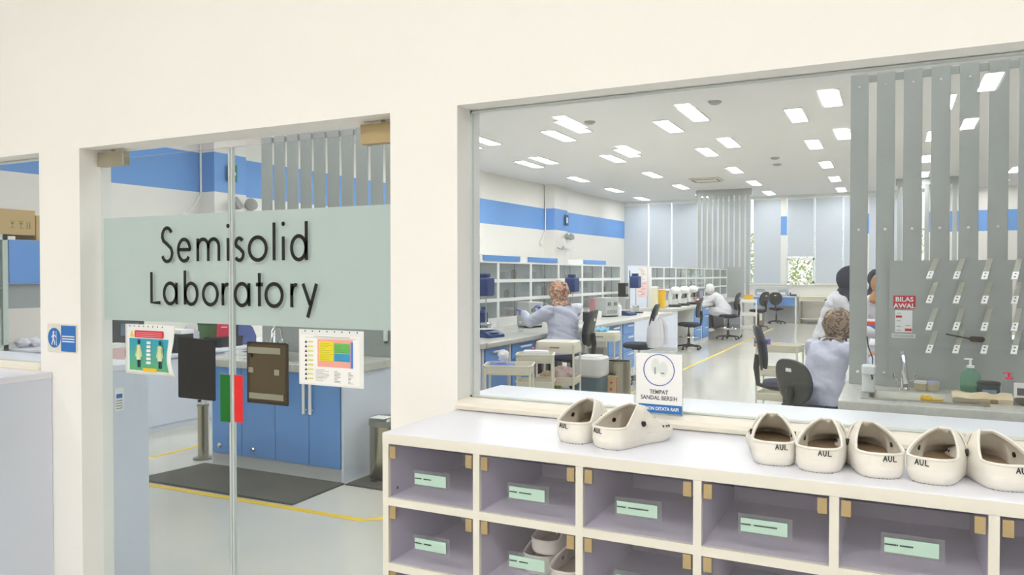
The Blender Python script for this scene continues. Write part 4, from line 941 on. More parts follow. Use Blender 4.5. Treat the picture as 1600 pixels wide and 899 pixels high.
# pedal bin and sanitiser post
t = thing('pedal_bin', 'round stainless pedal bin partly hidden by the wall beside the shoe cabinet', 'bin', (-3.56, 4.93, 0.012), 0, None, 0.88)
m = MB(); m.lathe([(0.125, 0.0), (0.13, 0.01), (0.13, 0.46), (0.134, 0.47)], n=32); m.build('body', STEEL, t)
m = MB(); m.lathe([(0.137, 0.4705), (0.138, 0.52), (0.12, 0.545), (0.03, 0.555)], n=32); m.build('lid', mat('dull_steel', (150, 152, 146), 0.35, metal=0.9), t)
m = MB(); m.box((-0.05, -0.142, 0.55), (0.1, -0.02, 0.556)); m.xform(Matrix.Identity(4)); m.build('lid_label', PAPER, t)
m = MB(); m.lathe([(0.132, 0.0), (0.134, 0.02), (0.131, 0.03)], n=32); m.rbox((-0.03, -0.17, 0.0), (0.03, -0.12, 0.012), 0.008); m.build('base_and_pedal', BLACK, t)
b = oz(316, 718, 0); t = thing('sanitiser_post', 'slim stainless floor post standing left of the blue cabinet', 'dispenser', (b.x, b.y, 0))
m = MB(); m.lathe([(0.085, 0), (0.085, 0.012), (0.045, 0.02)], n=24); m.build('base', mat('dull_steel', (150, 152, 146), 0.35, metal=0.9), t)
m = MB(); m.lathe([(0.045, 0.02), (0.045, 0.45), (0.05, 0.46), (0.05, 0.475)], n=24); m.build('column', STEEL, t)
m = MB(); m.rbox((-0.04, -0.03, 0.4755), (0.04, 0.03, 0.69), 0.01); m.build('dispenser_head', mat('translucent_white', (232, 236, 236), 0.3), t)
m = MB(); m.box((-0.008, -0.05, 0.50), (0.012, -0.0305, 0.52)); m.build('nozzle', BLACK, t)
# --- far left bench by the left wall, seen through the door ---
t = thing('side_bench', 'long pale grey bench with closed front along the left wall', 'bench', (-7.45, 4.2, 0))
m = MB(); m.rbox((0, 0, 0.0), (0.72, 4.6, 0.74), 0.004); m.build('carcass', GREYLAM, t)
m = MB(); m.rbox((-0.02, -0.02, 0.741), (0.76, 4.62, 0.775), 0.008, axis=1); m.build('top', LAM, t)
m = MB(); [m.box((0.7205, 0.03+0.91*k, 0.06), (0.735, 0.03+0.91*k+0.89, 0.72)) for k in range(5)]; m.build('front_panel', GREYLAM, t)
def crumple(label, nm, loc, r, mm, seed=1, cat='plastic bag', grp=None):
    random.seed(seed); o = Vector((random.uniform(0, 99), 0, 0))
    def fn(p, d): return p*(1+0.35*noise.noise(d*2.3+o)+0.12*noise.noise(d*6+o))
    m = MB(); m.ell((0, 0, r[2]*0.9), r, 20, 12, fn); b = m.build(nm, mm, ang=60)
    mz = min(v.co.z for v in b.data.vertices)
    for v in b.data.vertices: v.co.z -= mz
    b.location = loc; return tag(b, label, cat, grp)
def boxy(nm, label, cat, loc, size, mm, rz=0, r=0.01, extra=None, grp=None):
    t = thing(nm, label, cat, loc, rz, grp); x, y, z = [q/2 for q in size]
    m = MB(); m.rbox((-x, -y, 0), (x, y, size[2]), r); m.build('body', mm, t)
    for e in (extra or []):
        m = MB(); m.rbox(e[1], e[2], 0.004); m.build(e[0], e[3], t)
    return t
zb = 0.776
DG = mat('dark_grey_case', (76, 80, 82), 0.5)
def sb(px, py): p = oz(px, py, zb); return (min(-6.85, max(-7.3, p.x)), p.y, zb)
def sbx(px, x): p = ox(px, 540, x); return (x, p.y, zb)
boxy('instrument', 'dark grey instrument case on the side bench at the door\'s left edge', 'instrument', sbx(186, -7.0), (0.3, 0.36, 0.44), DG, 0, 0.02, [('display', (0.151, -0.1, 0.22), (0.156, 0.1, 0.34), mat('display_blue', (110, 130, 150), 0.3)), ('knob', (0.151, -0.1, 0.08), (0.17, -0.05, 0.13), CHROME)])
boxy('small_box', 'pink and white carton on the side bench below the dark instrument', 'box', (sbx(181, -6.75)[0], sbx(181, -6.75)[1]-0.02, zb), (0.12, 0.14, 0.16), mat('pinkish', (226, 196, 196), 0.7), 0, 0.008, [('lid', (-0.062, -0.072, 0.12), (0.062, 0.072, 0.163), PAPER)])
boxy('small_box', 'black and white striped box on the side bench beside the poster', 'box', sbx(277, -6.85), (0.3, 0.16, 0.24), mat('black_box', (40, 46, 52), 0.5), 0, 0.01, [('label', (0.151, -0.07, 0.10), (0.155, 0.07, 0.14), PAPER), ('lid', (-0.152, -0.082, 0.2), (0.152, 0.082, 0.243), PAPER)])
for k, (px, r_) in enumerate(((214, 0.11), (236, 0.125), (257, 0.11), (296, 0.12))):
    q = sbx(px, -7.05); crumple('crumpled clear plastic bag on the side bench, number %s from the left' % ['one', 'two', 'three', 'four'][k], 'plastic_bag', q, (r_*0.8, r_*0.9, r_*0.95), BAGM, k+3, 'plastic bag', 'clear plastic bags on the side bench')
# items behind the sink seen between the papers
z9 = 0.900
q = ox(349, 545, -6.95)
t = boxy('black_case', 'low black box under the red paper bag on the side bench', 'box', (q.x, q.y, 0.776), (0.24, 0.36, 0.11), mat('black_box', (40, 46, 52), 0.5), 0, 0.01, [('lid', (-0.122, -0.182, 0.09), (0.122, 0.182, 0.113), BLACK)])
t = thing('gift_bag', 'bright red paper bag standing on a black box on the side bench', 'bag', (q.x+0.01, q.y, 0.776+0.1145), 0.75)
m = MB(); m.loft([[(-0.08, -0.05, 0), (0.08, -0.05, 0), (0.08, 0.05, 0), (-0.08, 0.05, 0)], [(-0.075, -0.012, 0.19), (0.075, -0.012, 0.19), (0.075, 0.012, 0.19), (-0.075, 0.012, 0.19)]]); m.build('bag', mat('red_bag', (226, 44, 84), 0.5), t, smooth=False)
m = MB(); m.box((-0.03, -0.0375, 0.10), (0.035, -0.030, 0.112)); m.build('print', PAPER, t)
boxy('green_box', 'flat green box lying behind the red paper bag', 'box', (q.x-0.28, q.y+0.16, 0.776), (0.2, 0.40, 0.27), mat('moss_green', (84, 120, 78), 0.6), 0, 0.01, [('lid', (-0.102, -0.202, 0.235), (0.102, 0.202, 0.273), mat('dark_green', (50, 90, 56), 0.6))])
q = ox(385, 545, -6.95)
t = thing('blue_lid', 'blue curved plastic hood standing on the side bench, seen right of the leaf gap', 'hood', (q.x, q.y, 0.776), 0.9)
m = MB(); R = []
for s in (-0.09, 0.09):
    R.append([(-0.11, s, 0), (0.10, s, 0), (0.10, s, 0.10), (0.06, s, 0.2), (-0.01, s, 0.27), (-0.10, s, 0.29)])
m.loft(R); m.build('shell', mat('slate_blue', (96, 112, 176), 0.4), t)
m = MB(); m.box((-0.118, -0.08, 0.0), (-0.111, 0.08, 0.28)); m.build('front_plate', DG, t)
for k, px in enumerate((352, 378)):
    q = oz(px, 556, 0.9); boxy('paper_stack', 'white papers lying on the sink worktop, %s of the leaf gap' % ('left' if k == 0 else 'right'), 'papers', (q.x, 5.06+0.0, 0.900), (0.22, 0.2, 0.02), PAPER, 0.2, 0.003, [('top_sheet', (-0.1, -0.09, 0.0205), (0.1, 0.09, 0.0225), mat('sheet_grey', (216, 218, 216), 0.8))])
t = thing('soap_dispenser', 'slim clear dispenser fixed to the grey panel at the door\'s right side', 'dispenser', (oy(603, 535, 5.36).x, 5.355, 1.02))
m = MB(); m.lathe([(0.018, 0.02), (0.02, 0.03), (0.02, 0.16), (0.01, 0.17)], n=14); m.build('tube', mat('translucent_white', (232, 236, 236), 0.3), t)
m = MB(); m.lathe([(0.014, 0.0), (0.016, 0.019)], n=14); m.lathe([(0.02, 0.171), (0.02, 0.19)], n=14); m.build('cap', mat('green_cap', (30, 90, 70), 0.5), t)
m = MB(); m.box((-0.012, 0.012, 0.05), (0.012, 0.022, 0.14)); m.build('bracket', SSGREY, t)
# --- wall cupboards seen through the left window ---
X = -8.4
a = ox(13, 375, X); b = ox(70, 443, X)
t = thing('wall_cupboard', 'wall cupboard with blue door seen through the left window', 'cupboard', (X-0.4, a.y, 1.24)); w_ = 1.1
m = MB(); m.box((0, 0, 0.26), (0.38, w_, 0.74)); m.build('carcass', GREYLAM, t)
m = MB(); m.rbox((0.381, 0.01, 0.27), (0.4, w_-0.01, 0.735), 0.004, axis=0); m.build('door', BLUE, t)
m = MB(); m.box((0, 0.0, 0.0), (0.34, w_, 0.258)); m.build('niche', mat('niche_grey', (168, 174, 174), 0.6), t)
t = thing('glass_cabinet', 'pale green framed glass cabinet at the left edge of the left window', 'cabinet', (X-0.42, ox(13, 400, X).y-1.0, 0))
m = MB(); D = 0.44; Wc = 0.985; Hc = 2.03
for yy in (0, Wc-0.05): m.box((D-0.04, yy, 0), (D, yy+0.05, Hc)); m.box((0, yy, 0), (0.04, yy+0.05, Hc))
for zz in (0, 0.8, Hc-0.06): m.box((0, 0, zz), (D, Wc, zz+0.06))
for zz in (1.1, 1.45): m.box((0.02, 0.05, zz), (D-0.02, Wc-0.05, zz+0.02))
m.build('frame', mat('pale_green_metal', (196, 210, 200), 0.5), t, smooth=False)
m = MB(); m.box((D-0.02, 0.05, 0.06), (D-0.012, Wc-0.05, Hc-0.06)); m.build('glass_door', SHELFGL, t)
m = MB(); m.box((0, 0.05, 0.06), (0.01, Wc-0.05, Hc-0.06)); m.build('back', mat('niche_grey', (168, 174, 174), 0.6), t)
a = ox(-30, 333, X); b = ox(56, 333, X); c = ox(57.5, 333, X); bx = None
for (ya, yb, lb) in ((a.y, b.y, 'brown cardboard carton with green handling marks on top of the blue cupboard'), (c.y, c.y+0.35, 'second brown cardboard carton right of the marked one')):
    t = thing('carton', lb, 'box', (X-0.38, ya, 1.985 if ya > 5 else 2.035), 0, 'cartons on the cupboards'); hh = 0.27
    zz = 1.982; t.location.z = zz if ya > 5 else 2.032
    m = MB(); m.rbox((0, 0, 0), (0.38, yb-ya, hh), 0.004); m.build('carton_body', CARD, t)
    m = MB(); m.box((0.17, 0, hh), (0.21, yb-ya, hh+0.001)); m.build('packing_tape', mat('clear_tape', (206, 184, 140), 0.3), t)
    if ya == a.y:
        m = MB(); W2 = yb-ya
        for k, u in enumerate((0.57, 0.73, 0.87)):
            y = W2*u
            if k < 2: m.box((0.3805, y-0.025, 0.07), (0.382, y+0.025, 0.075)); m.box((0.3805, y-0.025, 0.14), (0.382, y+0.025, 0.145)); m.prism([(y-0.02, 0.13), (y+0.02, 0.13), (y, 0.105)], 0, 0.3805, 0.382); m.box((0.3805, y-0.002, 0.08), (0.382, y+0.002, 0.11))
            else: m.box((0.3805, y-0.018, 0.075), (0.382, y-0.012, 0.14)); m.box((0.3805, y+0.012, 0.075), (0.382, y+0.018, 0.14)); m.box((0.3805, y-0.025, 0.07), (0.382, y+0.025, 0.074))
        m.build('handling_marks', mat('olive_ink', (110, 130, 50), 0.7), t, smooth=False)
t = thing('side_bench', 'white bench below the blue wall cupboard behind the left window', 'bench', (-9.2, 2.9, 0)); m = MB(); m.rbox((0, 0, 0), (1.05, 1.2, 0.78), 0.01)
m.build('carcass', GREYLAM, t); m = MB(); m.rbox((-0.01, -0.01, 0.781), (1.08, 1.25, 0.81), 0.008); m.build('top', LAM, t)
t.location = (-9.2, 4.96, 0)
for k, px in enumerate((34, 52)):
    q = ox(px, 545, -8.45); crumple('crumpled white bag on the bench under the blue cupboard, %s' % ('left one' if k == 0 else 'right one'), 'plastic_bag', (-8.45, q.y, 0.811), (0.07, 0.075, 0.05), mat('bag_white', (222, 222, 230), 0.5), 30+k, 'plastic bag', 'white bags under the blue cupboard')
# --- islands with reagent shelves ---
def worktop(label, loc, sx, sy, z=0.841):
    t = thing('worktop', label, 'worktop', (loc[0], loc[1], z)); m = MB(); m.rbox((0, 0, 0), (sx, sy, 0.058), 0.012, axis=1); m.build('slab', STONE, t)
    m = MB(); m.box((0.0, 0.01, 0.0585), (0.02, sy-0.01, 0.062)); m.build('edge_seal', WHITE, t); return t
def base_unit(label, x, y0, y1, depth=0.62):
    t = thing('base_cabinet', label, 'cabinet', (x, y0, 0), 0, 'blue-fronted base cabinets of the islands'); w_ = y1-y0
    m = MB(); m.box((-depth, 0, 0.0), (-0.02, w_, 0.84)); m.box((-0.02, 0, 0.0), (0, 0.035, 0.84)); m.box((-0.02, w_-0.035, 0), (0, w_, 0.84)); m.build('carcass', WHITE, t, smooth=False)
    zs = [(0.66, 0.83), (0.10, 0.65)] if w_ > 0.55 and y0 < 9 else [(0.66, 0.83), (0.39, 0.65), (0.10, 0.38)]
    for a, b in zs:
        m = MB(); m.rbox((-0.001, 0.04, a), (0.018, w_-0.04, b), 0.003, axis=0); d = m.build('drawer', BLUE, t); handle((1, 0), 0.018, w_/2, b-0.04, w_*0.42, 1, d)
    return t
worktop('long grey worktop of the first island, left behind the right window', (-5.15, 6.97), 1.42, 7.4)
for a, b, lb in ((6.97, 7.56, 'blue-fronted cabinet of the first island, nearest the window'), (7.60, 8.28, 'blue-fronted cabinet beside the knee space left of the seated worker'), (10.82, 11.48, 'blue drawer cabinet of the first island right of the seated worker'), (11.52, 12.18, 'blue drawer cabinet at the right end of the first island')):
    base_unit(lb, -3.80, a, b)
t = thing('island_carcass', 'grey back panel closing the knee spaces of the first island', 'island base', (-5.0, 8.3, 0)); m = MB(); m.box((0, 0, 0), (0.5, 2.5, 0.84)); m.box((0, 3.9, 0), (0.5, 6.0, 0.84)); m.build('panel', mat('knee_grey', (120, 122, 126), 0.6), t)
m = MB(); m.box((0.501, 0.0, 0), (0.51, 2.5, 0.08)); m.build('kick_strip', BLACK, t)
def shelf_unit(label, x, y, w_, n=3, z=0.90, face=1, bz=0.08, top=1.78, grp='glass-fronted reagent shelf units'):
    t = thing('shelf_unit', label, 'shelf unit', (x, y, z), 0, grp); D = 0.30; H = top-z; ph = (H-bz-0.02)/n
    m = MB(); m.box((-D, 0, 0), (0, 0.03, H)); m.box((-D, w_-0.03, 0), (0, w_, H)); m.box((-D, 0.03, 0), (-0.005, w_-0.03, bz))
    for k in range(n+1):
        zz = bz+k*ph; m.box((-D, 0.03, zz), (0, w_-0.03, zz+(0.045 if k < n else 0.02)))
    m.build('frame', WHITE, t, smooth=False)
    m = MB(); m.box((-D, 0.03, bz), (-D+0.008, w_-0.03, H)); m.build('back_panel', mat('shelf_back', (206, 212, 216), 0.5), t)
    for k in range(n):
        for s in (0, 1):
            y0 = 0.035+s*(w_-0.07)/2; m = MB(); m.box((-0.02+0.006*s, y0-0.01*s, bz+k*ph+0.047), (-0.016+0.006*s, y0+(w_-0.07)/2+0.01*(1-s), bz+(k+1)*ph-0.002)); g = m.build('glass_door', SHELFGL, t, smooth=False)
            if s:
                m = MB(); m.box((-0.010, y0-0.012, bz+k*ph+0.047), (-0.008, y0-0.006, bz+(k+1)*ph-0.002)); m.cyl((-0.008, y0-0.009, bz+k*ph+0.06), (-0.002, y0-0.009, bz+k*ph+0.06), 0.014, n=8); m.build('door_edge', BLACK, g)
    return t
od = ['first', 'second', 'third', 'fourth', 'fifth', 'sixth', 'seventh', 'eighth']
su = None
for k in range(7):
    lb = 'white glass-fronted shelf unit on the first island, %s from the window' % od[k]
    if su is None: su = shelf_unit(lb, -4.75, 7.09, 1.04)
    else: dup(su, (-4.75, 7.09+1.04*k, 0.90), 0, lb)
random.seed(8)
sm = None
cont = [mat('bottle_white', (226, 226, 222), 0.5), mat('bottle_amber', (110, 70, 50), 0.4), mat('box_pink', (206, 170, 176), 0.7), mat('box_grey', (150, 156, 160), 0.6)]
protos = {}
for k in range(7):
    for r in range(3):
        for q in range(random.choice((1, 2, 2))):
            y = 7.09+1.04*k+random.uniform(0.12, 0.9); mi = random.randrange(4); zz = 0.90+0.08+0.046+0.26*r+0.001
            lb = '%s in the %s row of the %s shelf unit of the first island' % (['white bottle', 'amber bottle', 'pinkish box', 'grey box'][mi], ['bottom', 'middle', 'top'][r], od[k])
            if mi not in protos:
                if mi < 2:
                    t = thing('reagent_bottle', lb, 'bottle', (-4.9, y, zz), 0, 'bottles inside the reagent shelves'); m = MB(); m.lathe([(0.04, 0), (0.042, 0.01), (0.042, 0.1), (0.018, 0.13)], n=14); m.build('body', cont[mi], t); m = MB(); m.lathe([(0.022, 0.131), (0.022, 0.155)], n=14); m.build('cap', WHITE, t)
                else:
                    t = thing('reagent_box', lb, 'box', (-4.9, y, zz), 0, 'boxes inside the reagent shelves'); m = MB(); m.rbox((-0.06, -0.08, 0), (0.06, 0.08, 0.11), 0.006); m.build('body', cont[mi], t); m = MB(); m.rbox((-0.062, -0.082, 0.111), (0.062, 0.082, 0.13), 0.006); m.build('lid', WHITE, t)
                protos[mi] = t
            else:
                c = dup(protos[mi], (-4.9+random.uniform(-.03, .03), y, zz), 0, lb); s = random.uniform(0.8, 1.15); c.scale = (s, s, s)
for (pa, pb, z0, z1), wh in zip(((755, 815, 1.781, 1.87), (825, 873, 1.781, 1.87), (912, 948, 1.781, 1.87)), ('left end', 'middle', 'right end')):
    ya = ox(pa, 405, -4.75).y; yb = ox(pb, 405, -4.75).y
    t = thing('storage_box', 'long white box with blue front on top of the first island shelves, %s' % wh, 'box', (-5.04, ya, z0), 0, 'blue-fronted boxes on the shelves')
    m = MB(); m.box((0, 0, 0), (0.27, yb-ya, z1-z0)); m.build('box_body', WHITE, t); m = MB(); m.box((0.271, 0.03, 0.008), (0.285, yb-ya-0.03, z1-z0-0.008)); m.build('front', BLUE, t)
# island 2
worktop('long grey worktop of the second island beyond the first', (-5.2, 15.86), 1.2, 8.6)
t = thing('island_carcass', 'pale grey end panel of the second island facing the window', 'island base', (-5.15, 15.90, 0)); m = MB(); m.box((0, 0, 0), (1.12, 0.04, 0.84)); m.build('panel', GREYLAM, t); m = MB(); m.box((0, -0.003, 0), (1.12, -0.0005, 0.08)); m.build('kick_strip', mat('plinth_grey', (196, 198, 200), 0.5), t)
t = thing('end_screen', 'tall narrow white end screen on the second island holding pink papers', 'island base', (-5.10, 15.885, 0.90)); m = MB(); m.rbox((0, 0, 0), (0.42, 0.03, 0.90), 0.006, axis=1); m.build('board', GREYLAM, t); m = MB(); m.box((-0.0, -0.002, 0), (0.42, -0.0005, 0.02)); m.build('foot_strip', WHITE, t)
a = oy(996, 418, 15.88); b = oy(1011, 440, 15.88); c = oy(1011, 464, 15.88)
for nm, z1, z0, mm, lb in (('list', a.z, b.z+0.003, mat('paper_warm', (244, 236, 232), 0.8), 'cream printed list at the top of the white end screen'), ('list', b.z-0.003, c.z, mat('paper_pink', (240, 206, 206), 0.8), 'pink printed list below the cream one on the end screen')):
    t = thing('paper_list', lb, 'paper', (a.x, 15.882, z0)); W = b.x-a.x
    m = MB(); m.box((0, 0, 0), (W, 0.002, z1-z0)); m.build('sheet', mm, t)
    m = MB(); random.seed(int(z1*100))
    for k in range(9):
        u = random.uniform(0.05, 0.5)*W; m.box((u, -0.001, 0.012+k*(z1-z0-0.02)/9), (u+W*0.4, 0, 0.018+k*(z1-z0-0.02)/9))
    m.build('print', INK, t)
for a, b, lb in ((ox(1083.5, 500, -4.05).y, ox(1095.5, 500, -4.05).y, 'blue drawer cabinet of the second island, left one beside the bent worker'), (ox(1096.5, 500, -4.05).y+0.01, ox(1107, 500, -4.05).y, 'blue drawer cabinet of the second island, right one beside the bent worker')):
    base_unit(lb, -4.05, a, b)
t = thing('island_carcass', 'grey back panel closing the knee spaces of the second island', 'island base', (-5.1, 15.98, 0)); m = MB(); m.box((0, 0, 0), (0.4, 8.4, 0.84)); m.build('panel', mat('knee_grey', (120, 122, 126), 0.6), t); m = MB(); m.box((0.401, 0, 0), (0.41, 8.4, 0.08)); m.build('kick_strip', BLACK, t)
t = thing('island_carcass', 'pale grey far end panel of the second island', 'island base', (-4.95, 24.2, 0)); m = MB(); m.box((0.3, 0, 0), (0.88, 0.04, 0.84)); m.build('panel', GREYLAM, t); m = MB(); m.box((0.3, -0.003, 0), (0.88, -0.0005, 0.08)); m.build('kick_strip', mat('plinth_grey', (196, 198, 200), 0.5), t)
s2 = None
for k in range(8):
    lb = 'white glass-fronted shelf unit on the second island, %s from its near end' % od[k]
    y = 15.93+1.045*k
    if s2 is None: s2 = shelf_unit(lb, -4.60, y, 1.04, grp='shelf units of the second island')
    else: dup(s2, (-4.60, y, 0.90), 0, lb)
for k in range(9):
    y = 16.3+0.9*k; mi = (k*7) % 4; r = 1+(k % 2)
    lb = '%s in the %s row of the second island, %s along' % (['white bottle', 'amber bottle', 'pinkish box', 'grey box'][mi], ['bottom', 'middle', 'top'][r], (od+['ninth'])[k])
    if mi in protos: dup(protos[mi], (-4.75, y, 0.90+0.127+0.26*r), 0, lb)
# --- chairs ---
def chair(label, loc, rz, sh=0.47, ring=False, backh=0.44, backw=0.42, label_z=0.30, fab=CHFAB, gap=0.12):
    t = thing('task_chair', label, 'chair', loc, rz, 'black task chairs')
    # back shell: oval, curved
    def shell(y0, th, sc):
        R0 = []; R1 = []
        n = 28
        rings = []
        for f in (0.0, 0.45, 0.8, 0.96, 1.0):
            R = []
            for k in range(n):
                q = 2*PI*k/n; cx = math.copysign(abs(math.cos(q))**0.75, math.cos(q)); cz = math.copysign(abs(math.sin(q))**0.8, math.sin(q))
                wv = backw/2*sc*f*cx*(1-0.12*max(0, -cz)); z = sh+gap+backh/2+backh/2*sc*f*cz
                R.append((wv, y0+0.55*wv*wv-0.25*(z-sh-gap-backh/2)**2-0.04*(cz*f), z))
            rings.append(R)
        back = [[(p[0], p[1]-th*(1 if i < 4 else 0.3), p[2]) for p in R] for i, R in enumerate(rings)]
        return back, rings
    bk, fr = shell(-0.235, 0.022, 1)
    m = MB(); m.loft(bk[1:]+fr[1:][::-1]); m.build('backrest', CHBLK, t, ang=60)
    bk, fr = shell(-0.206, 0.026, 0.93); m = MB(); m.loft(bk[1:]+[[(p[0], p[1]+0.012, p[2]) for p in R] for R in fr[1:][::-1]]); m.build('back_cushion', fab, t, ang=60)
    zc_ = label_z+0.015-backh/2; yl = -0.258-0.04*zc_/(backh/2)-0.25*zc_*zc_; m = MB(); m.box((-0.032, yl-0.0035, sh+gap+label_z), (0.032, yl+0.003, sh+gap+label_z+0.032)); m.build('label_sticker', PAPER, t, label='small white sticker')
    m = MB(); m.tube([(0, -0.255, sh+gap+0.16), (0, -0.27, sh+gap+0.03), (0, -0.25, sh-0.02), (0, -0.12, sh-0.055), (0, 0, sh-0.06)], [0.03, 0.03, 0.026, 0.022, 0.022], 10); m.rbox((-0.08, -0.1, sh-0.07), (0.08, 0.1, sh-0.045), 0.02); m.build('bracket', BLACK, t)
    m = MB(); R = []
    for z, s in ((sh-0.045, 0.86), (sh-0.03, 0.98), (sh-0.005, 1.0), (sh+0.02, 0.95), (sh+0.028, 0.8)):
        R.append([((0.235*s)*math.copysign(abs(math.cos(2*PI*k/28))**0.7, math.cos(2*PI*k/28)), 0.01+(0.22*s)*math.copysign(abs(math.sin(2*PI*k/28))**0.7, math.sin(2*PI*k/28)), z) for k in range(28)])
    m.loft(R); m.build('seat', fab, t, ang=60)
    m = MB(); m.cyl((0, 0, 0.1), (0, 0, sh-0.2), 0.028); m.cyl((0, 0, sh-0.22), (0, 0, sh-0.06), 0.016); m.build('column', BLACK, t)
    if ring:
        m = MB(); P = [(0.2*math.cos(2*PI*k/24), 0.2*math.sin(2*PI*k/24), 0.27) for k in range(25)]; m.tube(P, 0.011, 8, cap=False)
        for k in range(3): q = 2*PI*k/3; m.tube([(0, 0, 0.25), (0.2*math.cos(q), 0.2*math.sin(q), 0.27)], 0.008, 6)
        m.build('foot_ring', CHROME, t)
    m = MB(); m.lathe([(0.045, 0.055), (0.045, 0.12), (0.03, 0.14)], n=14)
    for k in range(5):
        q = 2*PI*k/5+0.3; m.tube([(0.03*math.cos(q), 0.03*math.sin(q), 0.095), (0.27*math.cos(q), 0.27*math.sin(q), 0.065)], [0.024, 0.014], 8)
    m.build('star_base', BLACK, t)
    for k in range(5):
        q = 2*PI*k/5+0.3; cx, cy = 0.275*math.cos(q), 0.275*math.sin(q); m = MB()
        m.cyl((cx+0.018*math.sin(q), cy-0.018*math.cos(q), 0.026), (cx-0.018*math.sin(q), cy+0.018*math.cos(q), 0.026), 0.025, n=12); m.build('caster', BLACK, t)
    return t
def face(dx, dy): return math.atan2(dy, dx)-PI/2      # local +Y turned to this direction
chair('black chair behind the patterned-scarf worker at the first island', (-3.40, 8.45, 0), face(-1, -0.12), 0.64, True, 0.44, 0.40)
chair('black chair draped with a white lab coat at the end of the first island', (-3.36, 11.0, 0), face(-1, -0.2), 0.57, False, 0.5)
chair('empty black chair pushed to the near end of the second island', (-3.93, 16.5, 0), face(-1, -0.1), 0.55, True, 0.46)
chair('black chair carrying the bent worker in white at the second island', (-3.66, 19.5, 0), face(-1, 0.0), 0.6, True, 0.46)
chair('black chair at the far end of the second island, before the slats', (-3.58, 23.7, 0), face(-1, 0.5), 0.55, False, 0.44)
chair('black chair seen from behind at the far blue-drawered desk', (-3.42, 26.45, 0), face(0, 1), 0.5, False, 0.42)
chair('black chair seen edge-on behind the large chair in the right foreground', (-0.96, 8.05, 0), face(0.97, 0.1), 0.52, False, 0.46, 0.40)
chair('large black chair of the nearest seated worker, white sticker on its back', (-0.66, 7.50, 0), face(0.62, 0.78), 0.40, False, 0.42, 0.40, gap=0.03)
# coat draped over the chair
t = thing('hanging_lab_coat', 'white lab coat hung over the back of the chair at the first island end', 'coat', (-3.12, 11.0, 0.55))
m = MB(); R = []
for z, rx, ry in ((0.0, 0.10, 0.22), (0.1, 0.11, 0.21), (0.25, 0.10, 0.19), (0.38, 0.085, 0.15), (0.45, 0.06, 0.11), (0.475, 0.02, 0.05)):
    R.append([(rx*math.cos(2*PI*k/24)*(1+0.16*math.sin(5*2*PI*k/24)), ry*math.sin(2*PI*k/24)*(1+0.12*math.sin(4*2*PI*k/24+1)), z) for k in range(24)])
m.loft(R); m.build('coat_body', COATW, t, ang=70)
m = MB(); m.tube([(0.03, 0.10, 0.42), (0.09, 0.19, 0.28), (0.10, 0.2, 0.02)], [0.05, 0.055, 0.045], 10); m.build('sleeve', COATW, t)
m = MB(); m.tube([(0.05, 0.05, 0.40), (0.085, 0.0, 0.44), (0.05, -0.05, 0.40)], 0.018, 8); m.build('collar', COATW, t)
# --- trolleys ---
def cart(label, loc, rz, tiers, w_=0.42, d_=0.33, mm=BEIGE, drawer=False):
    t = thing('trolley', label, 'trolley', loc, rz, 'three-tier utility trolleys'); x, y = w_/2, d_/2; top = tiers[-1]
    for sx in (-1, 1):
        for sy in (-1, 1):
            m = MB(); m.cyl((sx*(x-0.015), sy*(y-0.015), 0.05), (sx*(x-0.015), sy*(y-0.015), top-0.03), 0.011, n=10); m.build('post', mm, t)
            m = MB(); m.cyl((sx*(x-0.015)-0.012, sy*(y-0.015), 0.026), (sx*(x-0.015)+0.012, sy*(y-0.015), 0.026), 0.025, n=12); m.build('caster', BLACK, t)
    for i, z in enumerate(tiers):
        h = 0.085; m = MB()
        def rg(ins, zz, r=0.05):
            P = []; X_, Y_ = x-ins, y-ins; r = max(0.01, r-ins)
            for cx, cy, a0 in ((X_-r, Y_-r, 0), (-X_+r, Y_-r, 90), (-X_+r, -Y_+r, 180), (X_-r, -Y_+r, 270)):
                for k in range(5): q = math.radians(a0+22.5*k); P.append((cx+r*math.cos(q), cy+r*math.sin(q), zz))
            return P
        if drawer and i == len(tiers)-1: m.loft([rg(0.0, z-h-0.03), rg(0, z-0.008), rg(0.006, z)])
        else: m.loft([rg(0.014, z-h), rg(0.004, z-h+0.01), rg(0.0, z-0.012), rg(-0.008, z-0.008), rg(-0.008, z), rg(0.004, z), rg(0.012, z-h+0.016)], cap0=True, cap1=True)
        tr = m.build('tray', mm, t, ang=50)
        if drawer and i == len(tiers)-1:
            m = MB(); m.box((-0.05, -y-0.004, z-0.065), (0.05, -y-0.0005, z-0.05)); m.build('handle', mat('slot_dark', (150, 146, 130), 0.5), tr)
    return t
T3 = (0.30, 0.56, 0.82)
ang = math.radians(12)
def cxy(px, t_): d = ray(px, 430); return d.x*t_, d.y*t_
A = cxy(796, 6.75); cart('beige trolley nearest the window corner, blue cloth on its top tray', (A[0], A[1], 0), 0.35, T3)
B_ = cxy(837, 7.45); cart('beige trolley behind the nearest one, stacked papers on its top tray', (B_[0], B_[1], 0), 0.35, (0.3, 0.58, 0.84), 0.36, 0.30)
C_ = cxy(873, 8.05); cart('beige drawer-topped trolley in front of the seated worker', (C_[0], C_[1], 0), 0.15, (0.28, 0.55, 0.91), 0.42, 0.34, drawer=True)
D_ = cxy(942, 9.75); cart('beige drawer-topped trolley with a blue cloth right of the seated worker', (D_[0], D_[1], 0), 0.1, (0.28, 0.52, 0.885), 0.40, 0.34, drawer=True)
E_ = cxy(1219, 8.9); cart('white trolley with a blue and red box behind the right chairs', (E_[0], E_[1], 0), -0.1, (0.24, 0.52, 0.80), 0.48, 0.36, drawer=False)
F_ = (-3.30, 20.3); cart('white trolley with yellow box beside the bent worker', (F_[0], F_[1], 0), 0.1, (0.3, 0.64, 0.98), 0.40, 0.36, WHITE)
